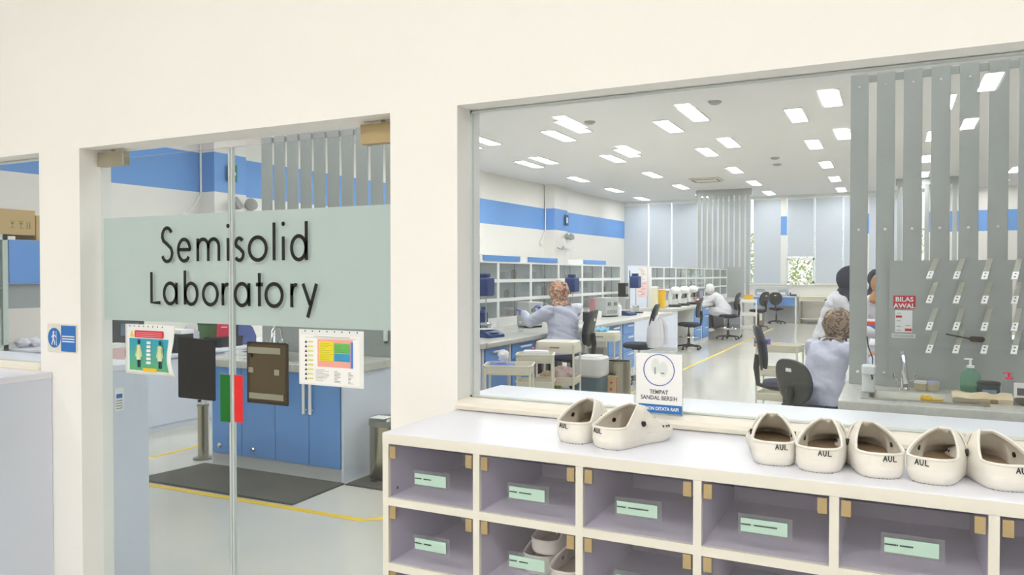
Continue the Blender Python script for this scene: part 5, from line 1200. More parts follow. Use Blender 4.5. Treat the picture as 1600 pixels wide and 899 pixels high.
def put(lb, nm, cat, xy, z, size, mm, rz=0, extra=None, r=0.008): return boxy(nm, lb, cat, (xy[0], xy[1], z+0.0015), size, mm, rz, r, extra)
def cloth(lb, xy, z, sx, sy, h, mm, seed=1, rz=0):
    random.seed(seed); n = 12; v = []; f = []; o = Vector((seed*3.1, 0, 0))
    for j in range(n+1):
        for i in range(n+1):
            u, w_ = i/n-0.5, j/n-0.5; hh = h*max(0, 0.25+noise.noise(Vector((u*4, w_*4, 0))+o)*1.2+0.5*math.exp(-12*(u*u+w_*w_)))
            v.append((u*sx, w_*sy, 0.004+hh))
    for j in range(n):
        for i in range(n): f.append((j*(n+1)+i, j*(n+1)+i+1, (j+1)*(n+1)+i+1, (j+1)*(n+1)+i))
    m = MB(); m.add(v, f); b = m.build('cloth', mm, ang=180); mods(b, ('SOLIDIFY', dict(thickness=0.003))); b.location = (xy[0], xy[1], z+0.002); b.rotation_euler = (0, 0, rz); return tag(b, lb, 'cloth')
SKYB = mat('disposable_blue', (120, 140, 215), 0.8)
cloth('blue disposable sheet on the top tray of the nearest trolley', (A[0]-0.08, A[1]), 0.82-0.03, 0.22, 0.26, 0.02, SKYB, 2, 0.35)
crumple('crumpled white tissue on the blue sheet of the nearest trolley', 'tissue', (A[0]-0.07, A[1]+0.02, 0.825), (0.05, 0.05, 0.05), PAPER, 7, 'tissue')
put('white papers with blue edge on the second trolley', 'paper_stack', 'papers', (B_[0], B_[1]), 0.775, (0.24, 0.18, 0.085), PAPER, 0.35, [('blue_edge', (-0.11, -0.0925, 0.02), (0.11, -0.091, 0.04), mat('edge_blue', (60, 130, 200), 0.5)), ('top_sheet', (-0.115, -0.085, 0.0855), (0.115, 0.085, 0.09), mat('lilac_paper', (224, 222, 240), 0.8))])
put('bright red folder behind the papers of the second trolley', 'folder', 'folder', (B_[0]-0.16, B_[1]+0.28), 0.0, (0.02, 0.2, 0.86), RED, 0.35, [('spine', (-0.011, -0.102, 0.0), (0.011, -0.0985, 0.86), mat('dark_red', (160, 20, 36), 0.6))])
crumple('pinkish plastic bags filling the middle tray of the drawer trolley', 'plastic_bag', (C_[0]+0.04, C_[1], 0.49), (0.13, 0.12, 0.075), mat('bag_pink', (196, 164, 160), 0.6, var=(12, (226, 214, 208))), 9)
crumple('beige bag at the left of the middle tray of the drawer trolley', 'plastic_bag', (C_[0]-0.11, C_[1]-0.05, 0.49), (0.07, 0.07, 0.05), mat('bag_beige', (196, 180, 150), 0.6), 12)
put('pink and white carton low in the drawer trolley', 'small_box', 'box', (C_[0]-0.12, C_[1]-0.02), 0.21, (0.1, 0.1, 0.15), mat('pinkish_red', (206, 110, 120), 0.7), 0.1, [('band', (-0.051, -0.0515, 0.03), (0.051, -0.0505, 0.07), PAPER)])
crumple('bright green bag low in the drawer trolley', 'plastic_bag', (C_[0]+0.01, C_[1]-0.04, 0.22), (0.06, 0.06, 0.1), mat('bag_green', (120, 186, 50), 0.5), 14)
cloth('light blue cloth on the trolley right of the seated worker', (D_[0]-0.03, D_[1]), 0.885, 0.18, 0.2, 0.045, mat('sky_cloth', (130, 196, 232), 0.8), 5)
put('grey instrument on the middle shelf of the right-hand drawer trolley', 'instrument', 'instrument', (D_[0]-0.06, D_[1]), 0.47, (0.2, 0.18, 0.2), mat('warm_grey', (150, 146, 142), 0.5), 0, [('dial', (-0.04, -0.1, 0.08), (0.0, -0.091, 0.12), BLACK)])
p = (E_[0]-0.19, E_[1]-0.03); put('blue box with red base on the white trolley at right', 'small_box', 'box', p, 0.765, (0.16, 0.12, 0.09), mat('indigo', (70, 76, 160), 0.5), -0.1, [('red_base', (-0.082, -0.062, 0.0), (0.082, 0.062, 0.03), RED)])
put('yellow box on the trolley beside the bent worker', 'small_box', 'box', F_, 0.93, (0.2, 0.16, 0.16), YELP, 0.1, [('lid', (-0.102, -0.082, 0.13), (0.102, 0.082, 0.163), mat('orange', (236, 160, 40), 0.5))])
# bins on the aisle
p = cxy(924, 8.6)
t = thing('swing_bin', 'white-lidded dark teal bin on the aisle behind the drawer trolley', 'bin', (p[0], p[1], 0))
m = MB(); m.rbox((-0.15, -0.16, 0), (0.15, 0.16, 0.47), 0.04); m.build('body', DARKTEAL, t)
m = MB(); m.rbox((-0.165, -0.175, 0.4705), (0.165, 0.175, 0.69), 0.06); m.build('hood', mat('bin_white', (214, 214, 210), 0.4), t)
m = MB(); m.rbox((-0.11, -0.13, 0.6905), (0.11, 0.13, 0.70), 0.04); m.build('swing_flap', WHITE, t)
p = cxy(967, 8.8)
t = thing('steel_bin', 'open stainless drum with a cardboard label beside the teal bin', 'bin', (p[0], p[1], 0))
m = MB(); m.lathe([(0.13, 0), (0.14, 0.01), (0.14, 0.60), (0.146, 0.605), (0.146, 0.615), (0.134, 0.615), (0.132, 0.02)], n=32); m.build('drum', STEEL, t)
m = MB(); m.rbox((-0.10, -0.155, 0.26), (0.03, -0.138, 0.46), 0.004, axis=1); m.build('cardboard_label', mat('label_tan', (216, 184, 140), 0.8), t)
m = MB(); m.box((-0.09, -0.157, 0.255), (0.035, -0.1555, 0.265)); m.box((-0.05, -0.157, 0.29), (-0.025, -0.1555, 0.32)); m.prism([(-0.055, 0.39), (-0.015, 0.39), (-0.035, 0.36)], 1, -0.157, -0.1555); m.box((0.026, -0.157, 0.265), (0.033, -0.1555, 0.45)); m.build('label_print', mat('rust_print', (190, 70, 50), 0.7), t)
t = thing('steel_bin', 'far stainless bin with white label at the desk beyond the second island', 'bin', (-3.72, 24.75, 0))
m = MB(); m.lathe([(0.16, 0), (0.17, 0.01), (0.17, 0.5), (0.165, 0.51)], n=28); m.build('drum', STEEL, t); m = MB(); m.lathe([(0.172, 0.5105), (0.172, 0.53), (0.13, 0.545)], n=28); m.build('lid', BLACK, t)
m = MB(); m.box((0.05, -0.176, 0.2), (0.13, -0.166, 0.4)); m.build('label', PAPER, t)
# --- instruments on the islands ---
def stirrer(label, px, X, z=1.46, sc=1.0, mm=DBLUE):
    q = ox(px, 445, X); t = thing('overhead_stirrer', label, 'stirrer', (X, q.y, 0.901), 0, 'blue overhead stirrers')
    m = MB(); m.rbox((-0.14, -0.09, 0), (0.14, 0.09, 0.025), 0.02); m.build('base', BLACK, t)
    m = MB(); m.cyl((-0.1, 0, 0.02), (-0.1, 0, 0.78), 0.01); m.build('stand_rod', CHROME, t)
    m = MB(); m.rbox((-0.07, -0.095*sc, z-0.901-0.12), (0.09, 0.095*sc, z-0.901+0.1), 0.03, axis=0); m.rbox((-0.05, -0.05, z-0.901+0.10), (0.06, 0.05, z-0.901+0.15), 0.02); m.build('motor', mm, t)
    m = MB(); m.cyl((0.02, 0, 0.12), (0.02, 0, z-1.02), 0.007); m.rbox((-0.05, -0.012, 0.1), (0.09, 0.012, 0.13), 0.006); m.build('shaft', CHROME, t)
    m = MB(); m.lathe([(0.055, 0.026), (0.06, 0.03), (0.06, 0.14), (0.057, 0.14), (0.055, 0.034)], c=(0.02, 0, 0), n=18); m.build('beaker', CLEAR, t)
    return t
stirrer('blue overhead stirrer at the left edge of the right window', 757, -4.35, 1.47)
stirrer('blue overhead stirrer right of the patterned-scarf worker', 893, -4.40, 1.46, 1.1)
stirrer('blue overhead stirrer at the far end of the first island', 992, -4.25, 1.48)
def knobbox(label, px, X, sx, sy, sz, rz=0):
    q = ox(px, 480, X); t = thing('instrument', label, 'instrument', (X, q.y, 0.901), rz, 'pale grey bench instruments')
    c = mat('instrument_grey', (196, 200, 198), 0.4); x, y = sx/2, sy/2
    m = MB(); m.rbox((-x, -y, 0.02), (x, y, sz), 0.02); m.build('case', c, t)
    m = MB(); [m.cyl((x, s*y*0.45, sz*0.68), (x+0.02, s*y*0.45, sz*0.68), 0.032, n=20) for s in (-1, 1)]; m.build('knob', mat('knob_grey', (130, 134, 134), 0.4), t)
    m = MB(); [m.box((x, -y*0.7+0.3*y*k, sz*0.16), (x+0.004, -y*0.7+0.3*y*k+y*0.18, sz*0.36)) for k in range(5)]; m.build('buttons', mat('button_grey', (150, 152, 150), 0.4), t)
    m = MB(); m.rbox((-x*0.9, -y*0.9, 0), (x*0.95, y*0.9, 0.02), 0.01); m.build('foot_plate', BLACK, t); return t
knobbox('grey twin-dial instrument on the first island right of the worker', 949, -4.30, 0.24, 0.30, 0.32, -0.5)
knobbox('grey twin-dial instrument the seated worker is touching', 828, -4.36, 0.24, 0.27, 0.34, -0.35)
def scale(label, px, X, py=520):
    q = ox(px, py, X); t = thing('balance', label, 'balance', (X, q.y, 0.901), -0.2)
    m = MB(); m.prism([(-0.14, 0.0), (0.14, 0.0), (0.14, 0.03), (0.04, 0.07), (-0.14, 0.075)], 1, -0.13, 0.13); m.build('body', DBLUE, t)
    m = MB(); m.rbox((-0.13, -0.1, 0.08), (0.03, 0.1, 0.09), 0.02); m.cyl((-0.05, 0, 0.07), (-0.05, 0, 0.085), 0.02); m.build('pan', mat('bin_white', (214, 214, 210), 0.4), t)
    m = MB(); m.box((0.07, -0.07, 0.055), (0.12, 0.07, 0.062)); m.xform(Matrix.Translation((0, 0, 0.0))); m.build('display', mat('lcd', (170, 190, 200), 0.2), t)
scale('dark blue balance on the worktop at the window\'s left edge', 762, -4.10)
scale('dark blue balance at the far end of the first island', 978, -4.15)
def bottle(label, px, X, h, r, mm, cap=WHITE, z=0.901):
    q = ox(px, 480, X); t = thing('bottle', label, 'bottle', (X, q.y, z)); m = MB(); m.lathe([(r*0.95, 0), (r, 0.01), (r, h*0.75), (r*0.4, h*0.88)], n=18); m.build('body', mm, t); m = MB(); m.lathe([(r*0.45, h*0.881), (r*0.45, h)], n=14); m.build('cap', cap, t)
bottle('tall blue and white canister against the shelves at the window\'s left edge', 755, -4.62, 0.30, 0.06, DBLUE, DBLUE)
bottle('small clear bottle in front of the worker\'s instrument', 813, -4.15, 0.12, 0.035, CLEAR)
bottle('white bottle beside the right-hand instrument', 967, -4.2, 0.22, 0.045, WHITE)
def clutter(lb, px, X, size, mm, nm='small_box', cat='box', z=0.901, extra=None, rz=0):
    q = ox(px, 480, X); return boxy(nm, lb, cat, (X, q.y, z), size, mm, rz, 0.01, extra)
clutter('white paper holder standing behind the seated worker', 901, -4.14, (0.12, 0.2, 0.28), PAPER, extra=[('sheet', (0.0605, -0.08, 0.04), (0.062, 0.08, 0.25), mat('sheet_grey', (216, 218, 216), 0.8))])
clutter('black lens apparatus on the first island worktop', 918, -4.15, (0.14, 0.28, 0.14), BLACK, 'apparatus', 'instrument', extra=[('ring', (0.07, -0.1, 0.03), (0.085, -0.02, 0.11), CHROME)])
clutter('low white carton beside the black lens apparatus', 929, -4.25, (0.16, 0.24, 0.12), PAPER, extra=[('lid', (-0.082, -0.122, 0.1), (0.082, 0.122, 0.123), WHITE)])
clutter('pink-filled clear box against the shelves behind the black apparatus', 928, -4.62, (0.1, 0.2, 0.3), mat('pink_fill', (206, 150, 156), 0.4), extra=[('lid', (-0.052, -0.102, 0.28), (0.052, 0.102, 0.303), CLEAR)])
clutter('black stirrer controller box at the far end of the first island', 974, -4.55, (0.14, 0.22, 0.26), BLACK, 'controller', 'instrument', z=1.0, extra=[('panel', (0.071, -0.08, 0.05), (0.074, 0.08, 0.2), mat('button_grey', (150, 152, 150), 0.4))]).location.z = 1.19
clutter('white metal box under the black controller at the first island end', 974, -4.55, (0.16, 0.3, 0.285), mat('instrument_grey', (196, 200, 198), 0.4), 'instrument', 'instrument', extra=[('panel', (0.081, -0.12, 0.05), (0.084, 0.12, 0.25), mat('button_grey', (150, 152, 150), 0.4))])
clutter('bright yellow box standing on the near end of the second island', 1033, -4.42, (0.16, 0.2, 0.38), YELP, extra=[('lid', (-0.082, -0.102, 0.35), (0.082, 0.102, 0.383), mat('orange', (236, 160, 40), 0.5))])
clutter('tall cream box beside the yellow one on the second island', 1023, -4.50, (0.12, 0.14, 0.46), mat('cream_box', (220, 216, 190), 0.6), extra=[('lid', (-0.062, -0.072, 0.43), (0.062, 0.072, 0.463), WHITE)])
def microscope(label, px, X, rz=0):
    q = ox(px, 470, X); t = thing('microscope', label, 'microscope', (X, q.y, 0.901), rz, 'white microscopes on the second island')
    m = MB(); m.rbox((-0.12, -0.1, 0), (0.14, 0.1, 0.05), 0.04); m.build('base', BLACK, t)
    m = MB(); m.tube([(-0.08, 0, 0.04), (-0.1, 0, 0.2), (-0.06, 0, 0.34), (0.02, 0, 0.37)], [0.05, 0.05, 0.06, 0.07], 12); m.build('arm', WHITE, t)
    m = MB(); m.ell((0.02, 0, 0.36), (0.12, 0.10, 0.09), 16, 10); m.build('head', WHITE, t)
    m = MB(); m.cyl((0.05, 0, 0.28), (0.05, 0, 0.18), 0.03, 0.02); m.build('objective', BLACK, t)
microscope('white microscope nearest the yellow box on the second island', 1054, -4.3); microscope('white microscope left of the bent worker, second from the yellow box', 1068, -4.3, 0.3); microscope('white microscope closest to the bent worker', 1082, -4.3, -0.2)
clutter('small red box near the bent worker\'s hands', 1092, -4.2, (0.12, 0.2, 0.1), RED, extra=[('lid', (-0.062, -0.102, 0.085), (0.062, 0.102, 0.103), PAPER)])
clutter('lilac-grey monitor behind the bent worker', 1094, -4.5, (0.06, 0.42, 0.3), mat('monitor_grey', (130, 130, 146), 0.5), 'monitor', 'monitor', extra=[('screen', (0.031, -0.19, 0.03), (0.033, 0.19, 0.28), mat('screen_grey', (160, 162, 180), 0.3))])
# --- far desk ---
t = thing('desk', 'far white desk with blue drawer fronts under the blinds', 'desk', (-4.25, 26.75, 0)); W = 1.42
m = MB(); m.rbox((0, 0, 0.86), (W, 0.7, 0.90), 0.01); m.build('top', LAM, t)
for x in (0.0, W-0.05):
    m = MB(); m.box((x, 0.0, 0), (x+0.05, 0.05, 0.86)); m.box((x, 0.65, 0), (x+0.05, 0.7, 0.86)); m.build('leg_frame', WHITE, t)
for k in range(3): m = MB(); m.rbox((0.06+0.435*k, 0.02, 0.58), (0.06+0.435*k+0.425, 0.04, 0.85), 0.004, axis=1); m.build('drawer', BLUE, t)
m = MB(); m.box((0.05, 0.66, 0.0), (W-0.05, 0.68, 0.85)); m.build('shade_panel', mat('plinth_grey', (196, 198, 200), 0.5), t)  # grey sheet stands in for the shade under the desk top
for x, lb in ((-4.02, 'left'), (-3.28, 'right')):
    boxy('balance', 'pale blue-grey instrument on the far desk, %s one' % lb, 'balance', (x, 27.05, 0.901), (0.3, 0.3, 0.2), mat('pale_blue_grey', (176, 190, 204), 0.4), 0, 0.02, [('display', (-0.08, -0.152, 0.05), (0.08, -0.1505, 0.12), WHITE), ('top_plate', (-0.12, -0.12, 0.201), (0.12, 0.12, 0.215), STEEL)])
t = thing('dust_hood', 'clear low hood frame over the far desk instruments', 'hood', (-4.22, 26.85, 0.901))
m = MB(); P = [(0, 0), (1.15, 0), (1.15, 0.5), (0, 0.5)]
for a, b in zip(P, P[1:]+P[:1]): m.cyl((a[0], a[1], 0.3), (b[0], b[1], 0.3), 0.012, n=8)
for a in P: m.cyl((a[0], a[1], 0), (a[0], a[1], 0.3), 0.012, n=8)
m.build('frame', WHITE, t); m = MB(); m.box((0, 0, 0.305), (1.15, 0.5, 0.31)); m.build('top_sheet', CLEAR, t)
t = thing('telephone', 'black desk telephone at the right end of the far desk', 'telephone', (-2.98, 26.95, 0.901)); m = MB(); m.prism([(-0.11, 0), (0.11, 0), (0.11, 0.06), (-0.11, 0.03)], 0, -0.12, 0.12); m.build('base', BLACK, t); m = MB(); m.tube([(-0.08, -0.09, 0.07), (-0.08, -0.06, 0.09), (-0.08, 0.06, 0.10), (-0.08, 0.09, 0.09)], [0.03, 0.02, 0.02, 0.03], 10); m.build('handset', BLACK, t)
t = thing('side_table', 'beige low-shelved table right of the far desk', 'table', (-2.78, 26.8, 0)); W = 2.4
m = MB(); m.rbox((0, 0, 0.86), (W, 0.6, 0.90), 0.01); m.box((0.02, 0.04, 0.74), (W-0.02, 0.56, 0.86)); m.build('top', BEIGE, t)
for x in (0.02, W/2, W-0.07):
    m = MB(); m.box((x, 0.02, 0), (x+0.05, 0.07, 0.74)); m.box((x, 0.53, 0), (x+0.05, 0.58, 0.74)); m.build('leg_frame', mat('greige', (170, 166, 152), 0.5), t)
m = MB(); m.box((0.05, 0.05, 0.14), (W-0.05, 0.55, 0.17)); m.build('shelf', BEIGE, t)
# --- right island behind the slats ---
t = thing('work_table', 'white work table behind the near slats where workers gather', 'table', (-0.22, 8.5, 0))
m = MB(); m.rbox((0, 0, 0.86), (1.5, 2.1, 0.90), 0.02); m.build('top', LAM, t)
for x in (0.03, 1.42):
    for y in (0.03, 2.02): m = MB(); m.box((x, y, 0), (x+0.05, y+0.05, 0.86)); m.build('leg', WHITE, t)
q = cxy(1364, 9.5); boxy('small_box', 'red-lidded blue box on the work table seen between slats', 'box', (q[0], q[1], 0.901), (0.14, 0.2, 0.12), mat('mid_blue', (60, 110, 190), 0.5), 0, 0.008, [('lid', (-0.072, -0.102, 0.085), (0.072, 0.102, 0.123), mat('orange_red', (226, 80, 40), 0.5))])
q = cxy(1359, 8.6); boxy('small_box', 'small beige pot in front of the red-lidded box', 'box', (q[0]+0.02, q[1], 0.901), (0.08, 0.08, 0.08), BEIGE, 0, 0.02, [('lid', (-0.042, -0.042, 0.0805), (0.042, 0.042, 0.092), WHITE)])
t = thing('storage_rack', 'white wall rack seen through the opening at the right edge', 'rack', (1.9, 13.0, 0)); 
m = MB(); m.box((0, 0, 0), (0.05, 0.4, 2.0)); m.box((2.4, 0, 0), (2.45, 0.4, 2.0)); [m.box((0, 0, z), (2.45, 0.4, z+0.05)) for z in (0.3, 0.9, 1.3, 1.65, 1.95)]; m.build('frame', WHITE, t, smooth=False)
m = MB(); m.box((0, 0.38, 0), (2.45, 0.39, 1.95)); m.build('back', LAM, t)
m = MB(); [m.rbox((0.1+0.5*k, 0.05, 0.951), (0.1+0.5*k+0.42, 0.35, 1.14), 0.02) for k in range(4)]; m.build('tray', mat('pale_blue_grey', (176, 190, 204), 0.4), t)
# ================= PEOPLE =================
def V(*a): return Vector(a)
def person(label, loc, rz, seat=None, lean=0.15, sh_w=0.20, coat=COAT, scarf=None, hood='scarf', hands=((-0.2, 0.45, 1.0), (0.2, 0.45, 1.0)), gloves=None, mask=False, nod=0.3, height=1.58, turn=0, bulk=1.0, hs=1.0):
    t = thing('person', label, 'person', loc, rz)
    k = height/1.62
    hip = V(0, 0, (seat+0.09) if seat else 0.88*k); up = V(0, math.sin(lean), math.cos(lean))
    ch = hip+up*0.34*k; nk = hip+up*0.50*k+V(0, 0.01, 0); hd = nk+V(0, 0.03+0.10*math.sin(nod), 0.135*math.cos(nod*0.6))
    sk = SKIN
    def arm(s, hand):
        sh = hip+up*0.425*k+V(s*sh_w, 0, 0); h = V(*hand); d = h-sh; L = d.length; a, b = 0.29*k, 0.25*k
        if L > (a+b)*0.98: h = sh+d*((a+b)*0.98/L); d = h-sh; L = d.length
        q = (a*a-b*b+L*L)/(2*L); e = math.sqrt(max(0, a*a-q*q)); nrm = V(s*0.7, -0.35, -1); nrm = (nrm-d.normalized()*nrm.dot(d.normalized())).normalized()
        return sh, sh+d.normalized()*q+nrm*e, h
    if seat:
        legs = [(V(s*0.09, 0.02, hip.z-0.02), V(s*0.13, 0.42*k, hip.z-0.01), V(s*0.12, 0.36*k, max(0.1, hip.z-0.44*k))) for s in (-1, 1)]
    else: legs = [(V(s*0.09, 0, hip.z-0.04), V(s*0.10, 0.02, hip.z*0.53), V(s*0.11, -0.01, 0.09)) for s in (-1, 1)]
    arms = [arm(-1, hands[0]), arm(1, hands[1])]
    # continuous body
    pts = [(*hip, 0.11, 0.10), (*(hip+up*0.17*k), 0.10, 0.09), (*ch, 0.11, 0.085), (*(nk-up*0.03), 0.06, 0.06), (*(nk+V(0, 0.02, 0.04)), 0.048, 0.048), (*(hd+V(0, 0, -0.02)), 0.075, 0.085), (*(hd+V(0, 0, 0.06)), 0.06, 0.07)]
    ed = [(0, 1), (1, 2), (2, 3), (3, 4), (4, 5), (5, 6)]
    for s, e, h in arms:
        n = len(pts); hw = h; pts += [(*s, 0.05), (*e, 0.038), (*hw, 0.024)]; ed += [(2, n), (n, n+1), (n+1, n+2)]
    for a, b, c in legs:
        n = len(pts); pts += [(*a, 0.085), (*b, 0.055), (*c, 0.035)]; ed += [(0, n), (n, n+1), (n+1, n+2)]
    skin('body', pts, ed, sk, t)
    # face
    f = V(0, 1, 0)
    m = MB(); m.ell(hd+V(0, 0.02, 0.01), (0.072, 0.088, 0.108), 18, 14); m.ell(hd+V(0, 0.112, -0.005), (0.014, 0.018, 0.024), 8, 6); m.build('face', sk, t)
    m = MB(); [m.ell(hd+V(s*0.03, 0.098, 0.022), (0.012, 0.008, 0.007), 8, 6) for s in (-1, 1)]; m.build('eyes', BLACK, t)
    m = MB(); m.rbox(hd+V(-0.02, 0.098, -0.052), hd+V(0.02, 0.103, -0.044), 0.003); m.build('mouth', mat('lips', (160, 90, 84), 0.6), t)
    if mask:
        m = MB(); m.ell(hd+V(0, 0.055, -0.035), (0.068, 0.068, 0.055), 14, 10); m.build('face_mask', mat('mask_white', (230, 234, 240), 0.8), t)
    # coat: torso, sleeves and skirt merged into one garment
    B = bulk; m = MB()
    def etube(path):   # [(point in the y-z plane, rx, ry)]
        R = []
        for q, (p, rx, ry) in enumerate(path):
            tg = (path[min(q+1, len(path)-1)][0]-path[max(q-1, 0)][0]).normalized(); ax = V(1, 0, 0); dp = tg.cross(ax).normalized()
            R.append([p+ax*rx*math.cos(2*PI*c/24)+dp*ry*math.sin(2*PI*c/24) for c in range(24)])
        m.loft(R)
    pth = [(hip-up*0.04+V(0, 0, 0), 0.185*B, 0.150*B), (hip+up*0.05*k, 0.190*B, 0.155*B), (hip+up*0.18*k, 0.170*B, 0.138*B), (hip+up*0.31*k, 0.180*B, 0.132*B), (hip+up*0.39*k, 0.205, 0.122), (hip+up*0.445*k, 0.185, 0.10), (hip+up*0.478*k, 0.125, 0.085), (nk-up*0.012, 0.078, 0.07), (nk+up*0.012, 0.066, 0.062)]
    if seat: pth = [(hip+V(0, -0.055, -0.15), 0.165*B, 0.10), (hip+V(0, -0.045, -0.08), 0.18*B, 0.13)] + pth
    else: pth = [(V(0, 0.0, hip.z-0.42), 0.215*B, 0.17), (V(0, 0, hip.z-0.2), 0.20*B, 0.165)] + pth
    etube(pth)
    for s, e, h in arms:
        w_ = e+(h-e)*0.86; s0 = s*0.86+(hip+up*0.45*k)*0.14
        m.tube([s0, s+(e-s)*0.12, s+(e-s)*0.55, e, e+(h-e)*0.45, w_], [0.070*B, 0.074*B, 0.066*B, 0.060*B, 0.054, 0.047], 16); m.ell(s, (0.070*B, 0.068*B, 0.062*B), 14, 10); m.ell(e, (0.058*B,)*3, 12, 8)
    if seat:
        for a, b, c in legs: m.tube([a+V(0, -0.02, 0.01), a+(b-a)*0.5+V(0, 0, 0.005), b+V(0, 0.0, 0.0), b+V(0, 0.05, -0.10)], [0.125, 0.115, 0.10, 0.085], 16)
    c = m.build('lab_coat', coat, t)
    mods(c, ('REMESH', dict(mode='VOXEL', voxel_size=0.013, use_smooth_shade=True)), ('SMOOTH', dict(factor=0.6, iterations=5)))
    if not c.data.materials: c.data.materials.append(coat)
    # cloth folds
    o = V(loc[0], loc[1], 3)
    import bmesh
    bm = bmesh.new(); bm.from_mesh(c.data); bm.normal_update()
    for v in bm.verts:
        p = v.co; q = 1 if p.z < nk.z-0.03 else 0
        v.co = p+v.normal*q*(0.008*noise.noise(V(p.x*5, p.y*5, p.z*9)+o)+0.030*abs(noise.noise(V(p.x*4+p.z*9, p.y*4-p.z*5, p.z*3)+o))-0.004)
    bm.to_mesh(c.data); bm.free()
    for p in c.data.polygons: p.use_smooth = True
    m = MB(); cpts = [(nk+V(0.062*math.cos(q*PI/8), 0.068*math.sin(q*PI/8)+0.005, 0.0+0.01*math.sin(q*PI/8))) for q in range(-3, 12)]; m.tube(cpts, 0.016, 8); m.build('collar', coat, t)
    pts = []; ed = []
    # trousers
    pts = [(*(hip+V(0, 0, -0.05)), 0.12, 0.11)]
    for a, b, c_ in legs: n = len(pts); pts += [(*a, 0.098), (*b, 0.072), (*c_, 0.062)]; ed += [(0, n), (n, n+1), (n+1, n+2)]
    skin('trousers', pts, ed, TROU, t)
    for a, b, c_ in legs:
        m = MB(); z = c_.z-0.07; m.loft([[(c_.x+w_*math.cos(2*PI*i/16), c_.y+0.06+l*math.sin(2*PI*i/16), max(0.003, z)+h) for i in range(16)] for h, w_, l in ((0, 0.042, 0.125), (0.025, 0.046, 0.13), (0.05, 0.042, 0.115), (0.075, 0.03, 0.06))]); m.build('shoe', CLOG, t)
    # hands: palm and five unequal bent fingers
    for i, (s, e, h) in enumerate(arms):
        d = (h-e).normalized(); sd = -1 if i == 0 else 1; side = V(sd*-1, 0, 0); side = (side-d*side.dot(d)).normalized(); dn = d.cross(side).normalized()
        if dn.z > 0: dn = -dn
        pts = [(*(h-d*0.02), 0.024), (*(h+d*0.03), 0.030, 0.018), (*(h+d*0.065), 0.032, 0.014)]; ed = [(0, 1), (1, 2)]
        for q, L in ((-0.027, 0.052), (-0.009, 0.068), (0.009, 0.072), (0.026, 0.064)):
            n = len(pts); b0 = h+d*0.085+side*q; b1 = b0+d*L*0.45+dn*L*0.15; b2 = b1+d*L*0.25+dn*L*0.4
            pts += [(*b0, 0.0095), (*b1, 0.0085), (*b2, 0.0075)]; ed += [(2, n), (n, n+1), (n+1, n+2)]
        n = len(pts); pts += [(*(h+d*0.045+side*0.04), 0.011), (*(h+d*0.075+side*0.058+dn*0.01), 0.0085)]; ed += [(1, n), (n, n+1)]
        skin('hand', pts, ed, gloves or SKIN, t, 1, label=('blue-gloved hand' if gloves else None))
        m = MB(); m.tube([e+(h-e)*0.80, e+(h-e)*0.93], [0.045, 0.043], 14); m.build('cuff', BLACK if gloves else coat, t)
    # head covering
    o = V(loc[0]*3, 1, 1)
    R = (0.118*hs, 0.132*hs, 0.138*hs) if hood != 'net' else (0.105, 0.12, 0.125)
    def fn(p, d):
        g = 1+(0.13 if hood == 'scarf' else 0.03)*noise.noise(d*2.6+o)+(0.09 if hood == 'scarf' else 0.015)*noise.noise(d*6+o)
        p = p*g
        if d.y > 0.55 and abs(d.x) < 0.62 and -0.8 < d.z < 0.5: p = p*0.74   # face opening
        return p
    m = MB(); m.ell(hd+V(0, -0.012, 0.018), R, 26, 20, fn); sc = m.build('head_scarf' if hood != 'net' else 'hair_net', scarf, t, ang=180)
    if hood != 'net':
        m = MB(); rr = []
        top = hd+V(0, -0.01, -0.07)
        prof = ((0, 0.085, 0.095), (0.3, 0.09, 0.10), (0.65, 0.105, 0.105), (1.0, 0.125, 0.115)) if hood == 'scarf' else ((0, 0.09, 0.10), (0.35, 0.10, 0.11), (0.7, 0.15, 0.14), (1.0, 0.20, 0.16))
        btm = nk+V(0, -0.0, -0.0 if hood == 'scarf' else -0.09)
        for f_, rx, ry in prof:
            c0 = top+(btm-top)*f_; rr.append([(c0.x+rx*math.cos(2*PI*i/26)*(1+0.07*math.sin(i*1.9+f_*3)), c0.y+ry*math.sin(2*PI*i/26)*(1+0.06*math.sin(i*2.3)), c0.z+(0.02*math.sin(i*1.3) if f_ == 1 else 0)) for i in range(26)])
        m.loft(rr); m.build('scarf_drape', scarf, t, ang=180)
    return t
FLOR = scarfmat('floral_scarf', [(206, 160, 128), (226, 196, 176), (120, 84, 76), (214, 150, 110), (236, 214, 196), (150, 96, 84)], 16)
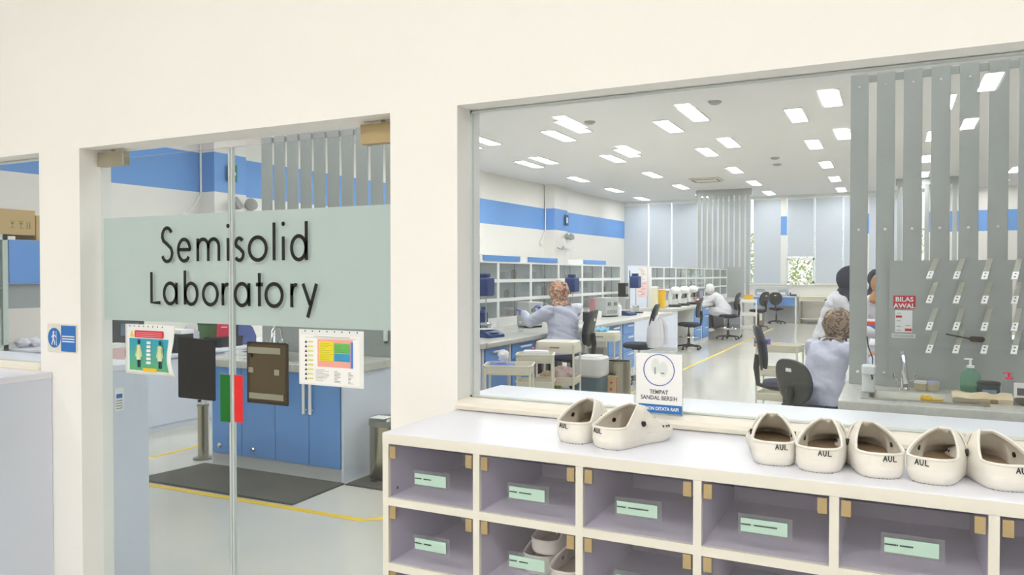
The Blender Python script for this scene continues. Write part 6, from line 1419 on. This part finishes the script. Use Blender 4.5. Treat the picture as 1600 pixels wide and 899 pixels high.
CAMO = scarfmat('brown_scarf', [(134, 112, 96), (160, 138, 118), (104, 86, 78), (176, 154, 120), (124, 106, 104), (152, 130, 116)], 7)
NAVY = mat('navy_scarf', (26, 34, 58), 0.85, bump=(6, 0.4)); BRN = mat('tan_scarf', (168, 122, 84), 0.85, bump=(6, 0.4))
NET = mat('white_hair_net', (236, 238, 240), 0.85, bump=(30, 0.5))
person('seated worker in grey-lilac coat, peach floral scarf and blue gloves, back turned', (-3.50, 8.47, 0), face(-0.8, 0.42), seat=0.66, lean=0.10, scarf=FLOR, hood='scarf', hands=((-0.26, 0.50, 1.14), (0.06, 0.46, 1.16)), gloves=GLOVE, nod=0.35, height=1.62, bulk=1.18)
person('distant seated worker bending forward in white coat, white hair net and mask', (-3.72, 19.5, 0), face(-1, 0.02), seat=0.62, lean=0.62, coat=COATW, scarf=NET, hood='net', hands=((-0.15, 0.68, 0.98), (0.15, 0.66, 0.98)), mask=True, nod=0.9, height=1.66)
person('nearest seated worker in lilac coat and brown patterned scarf, seen from behind', (-0.60, 7.58, 0), face(0.62, 0.78), seat=0.42, lean=0.30, sh_w=0.205, scarf=CAMO, hood='scarf', hands=((-0.12, 0.46, 0.86), (0.24, 0.42, 0.84)), nod=0.6, height=1.66, bulk=1.14, hs=1.10)
person('standing worker in white coat and navy scarf, half hidden by the first slat', (-0.60, 8.55, 0), face(1, 0.1), lean=0.24, coat=COATW, scarf=NAVY, hood='hijab', hands=((-0.1, 0.45, 1.0), (0.14, 0.45, 1.0)), nod=0.6, height=1.68)
person('worker in white coat and tan scarf glimpsed between the first two slats', (-0.22, 10.95, 0), face(0.7, -0.8), lean=0.12, coat=COATW, scarf=BRN, hood='hijab', hands=((-0.1, 0.35, 1.0), (0.14, 0.35, 1.0)), nod=0.5, height=1.58)
person('worker in navy scarf standing behind the tan-scarfed one between slats', (-0.22, 11.75, 0), face(0.3, -1), lean=0.05, coat=COATW, scarf=NAVY, hood='hijab', hands=((-0.1, 0.3, 1.0), (0.14, 0.3, 1.0)), nod=0.2, height=1.64)
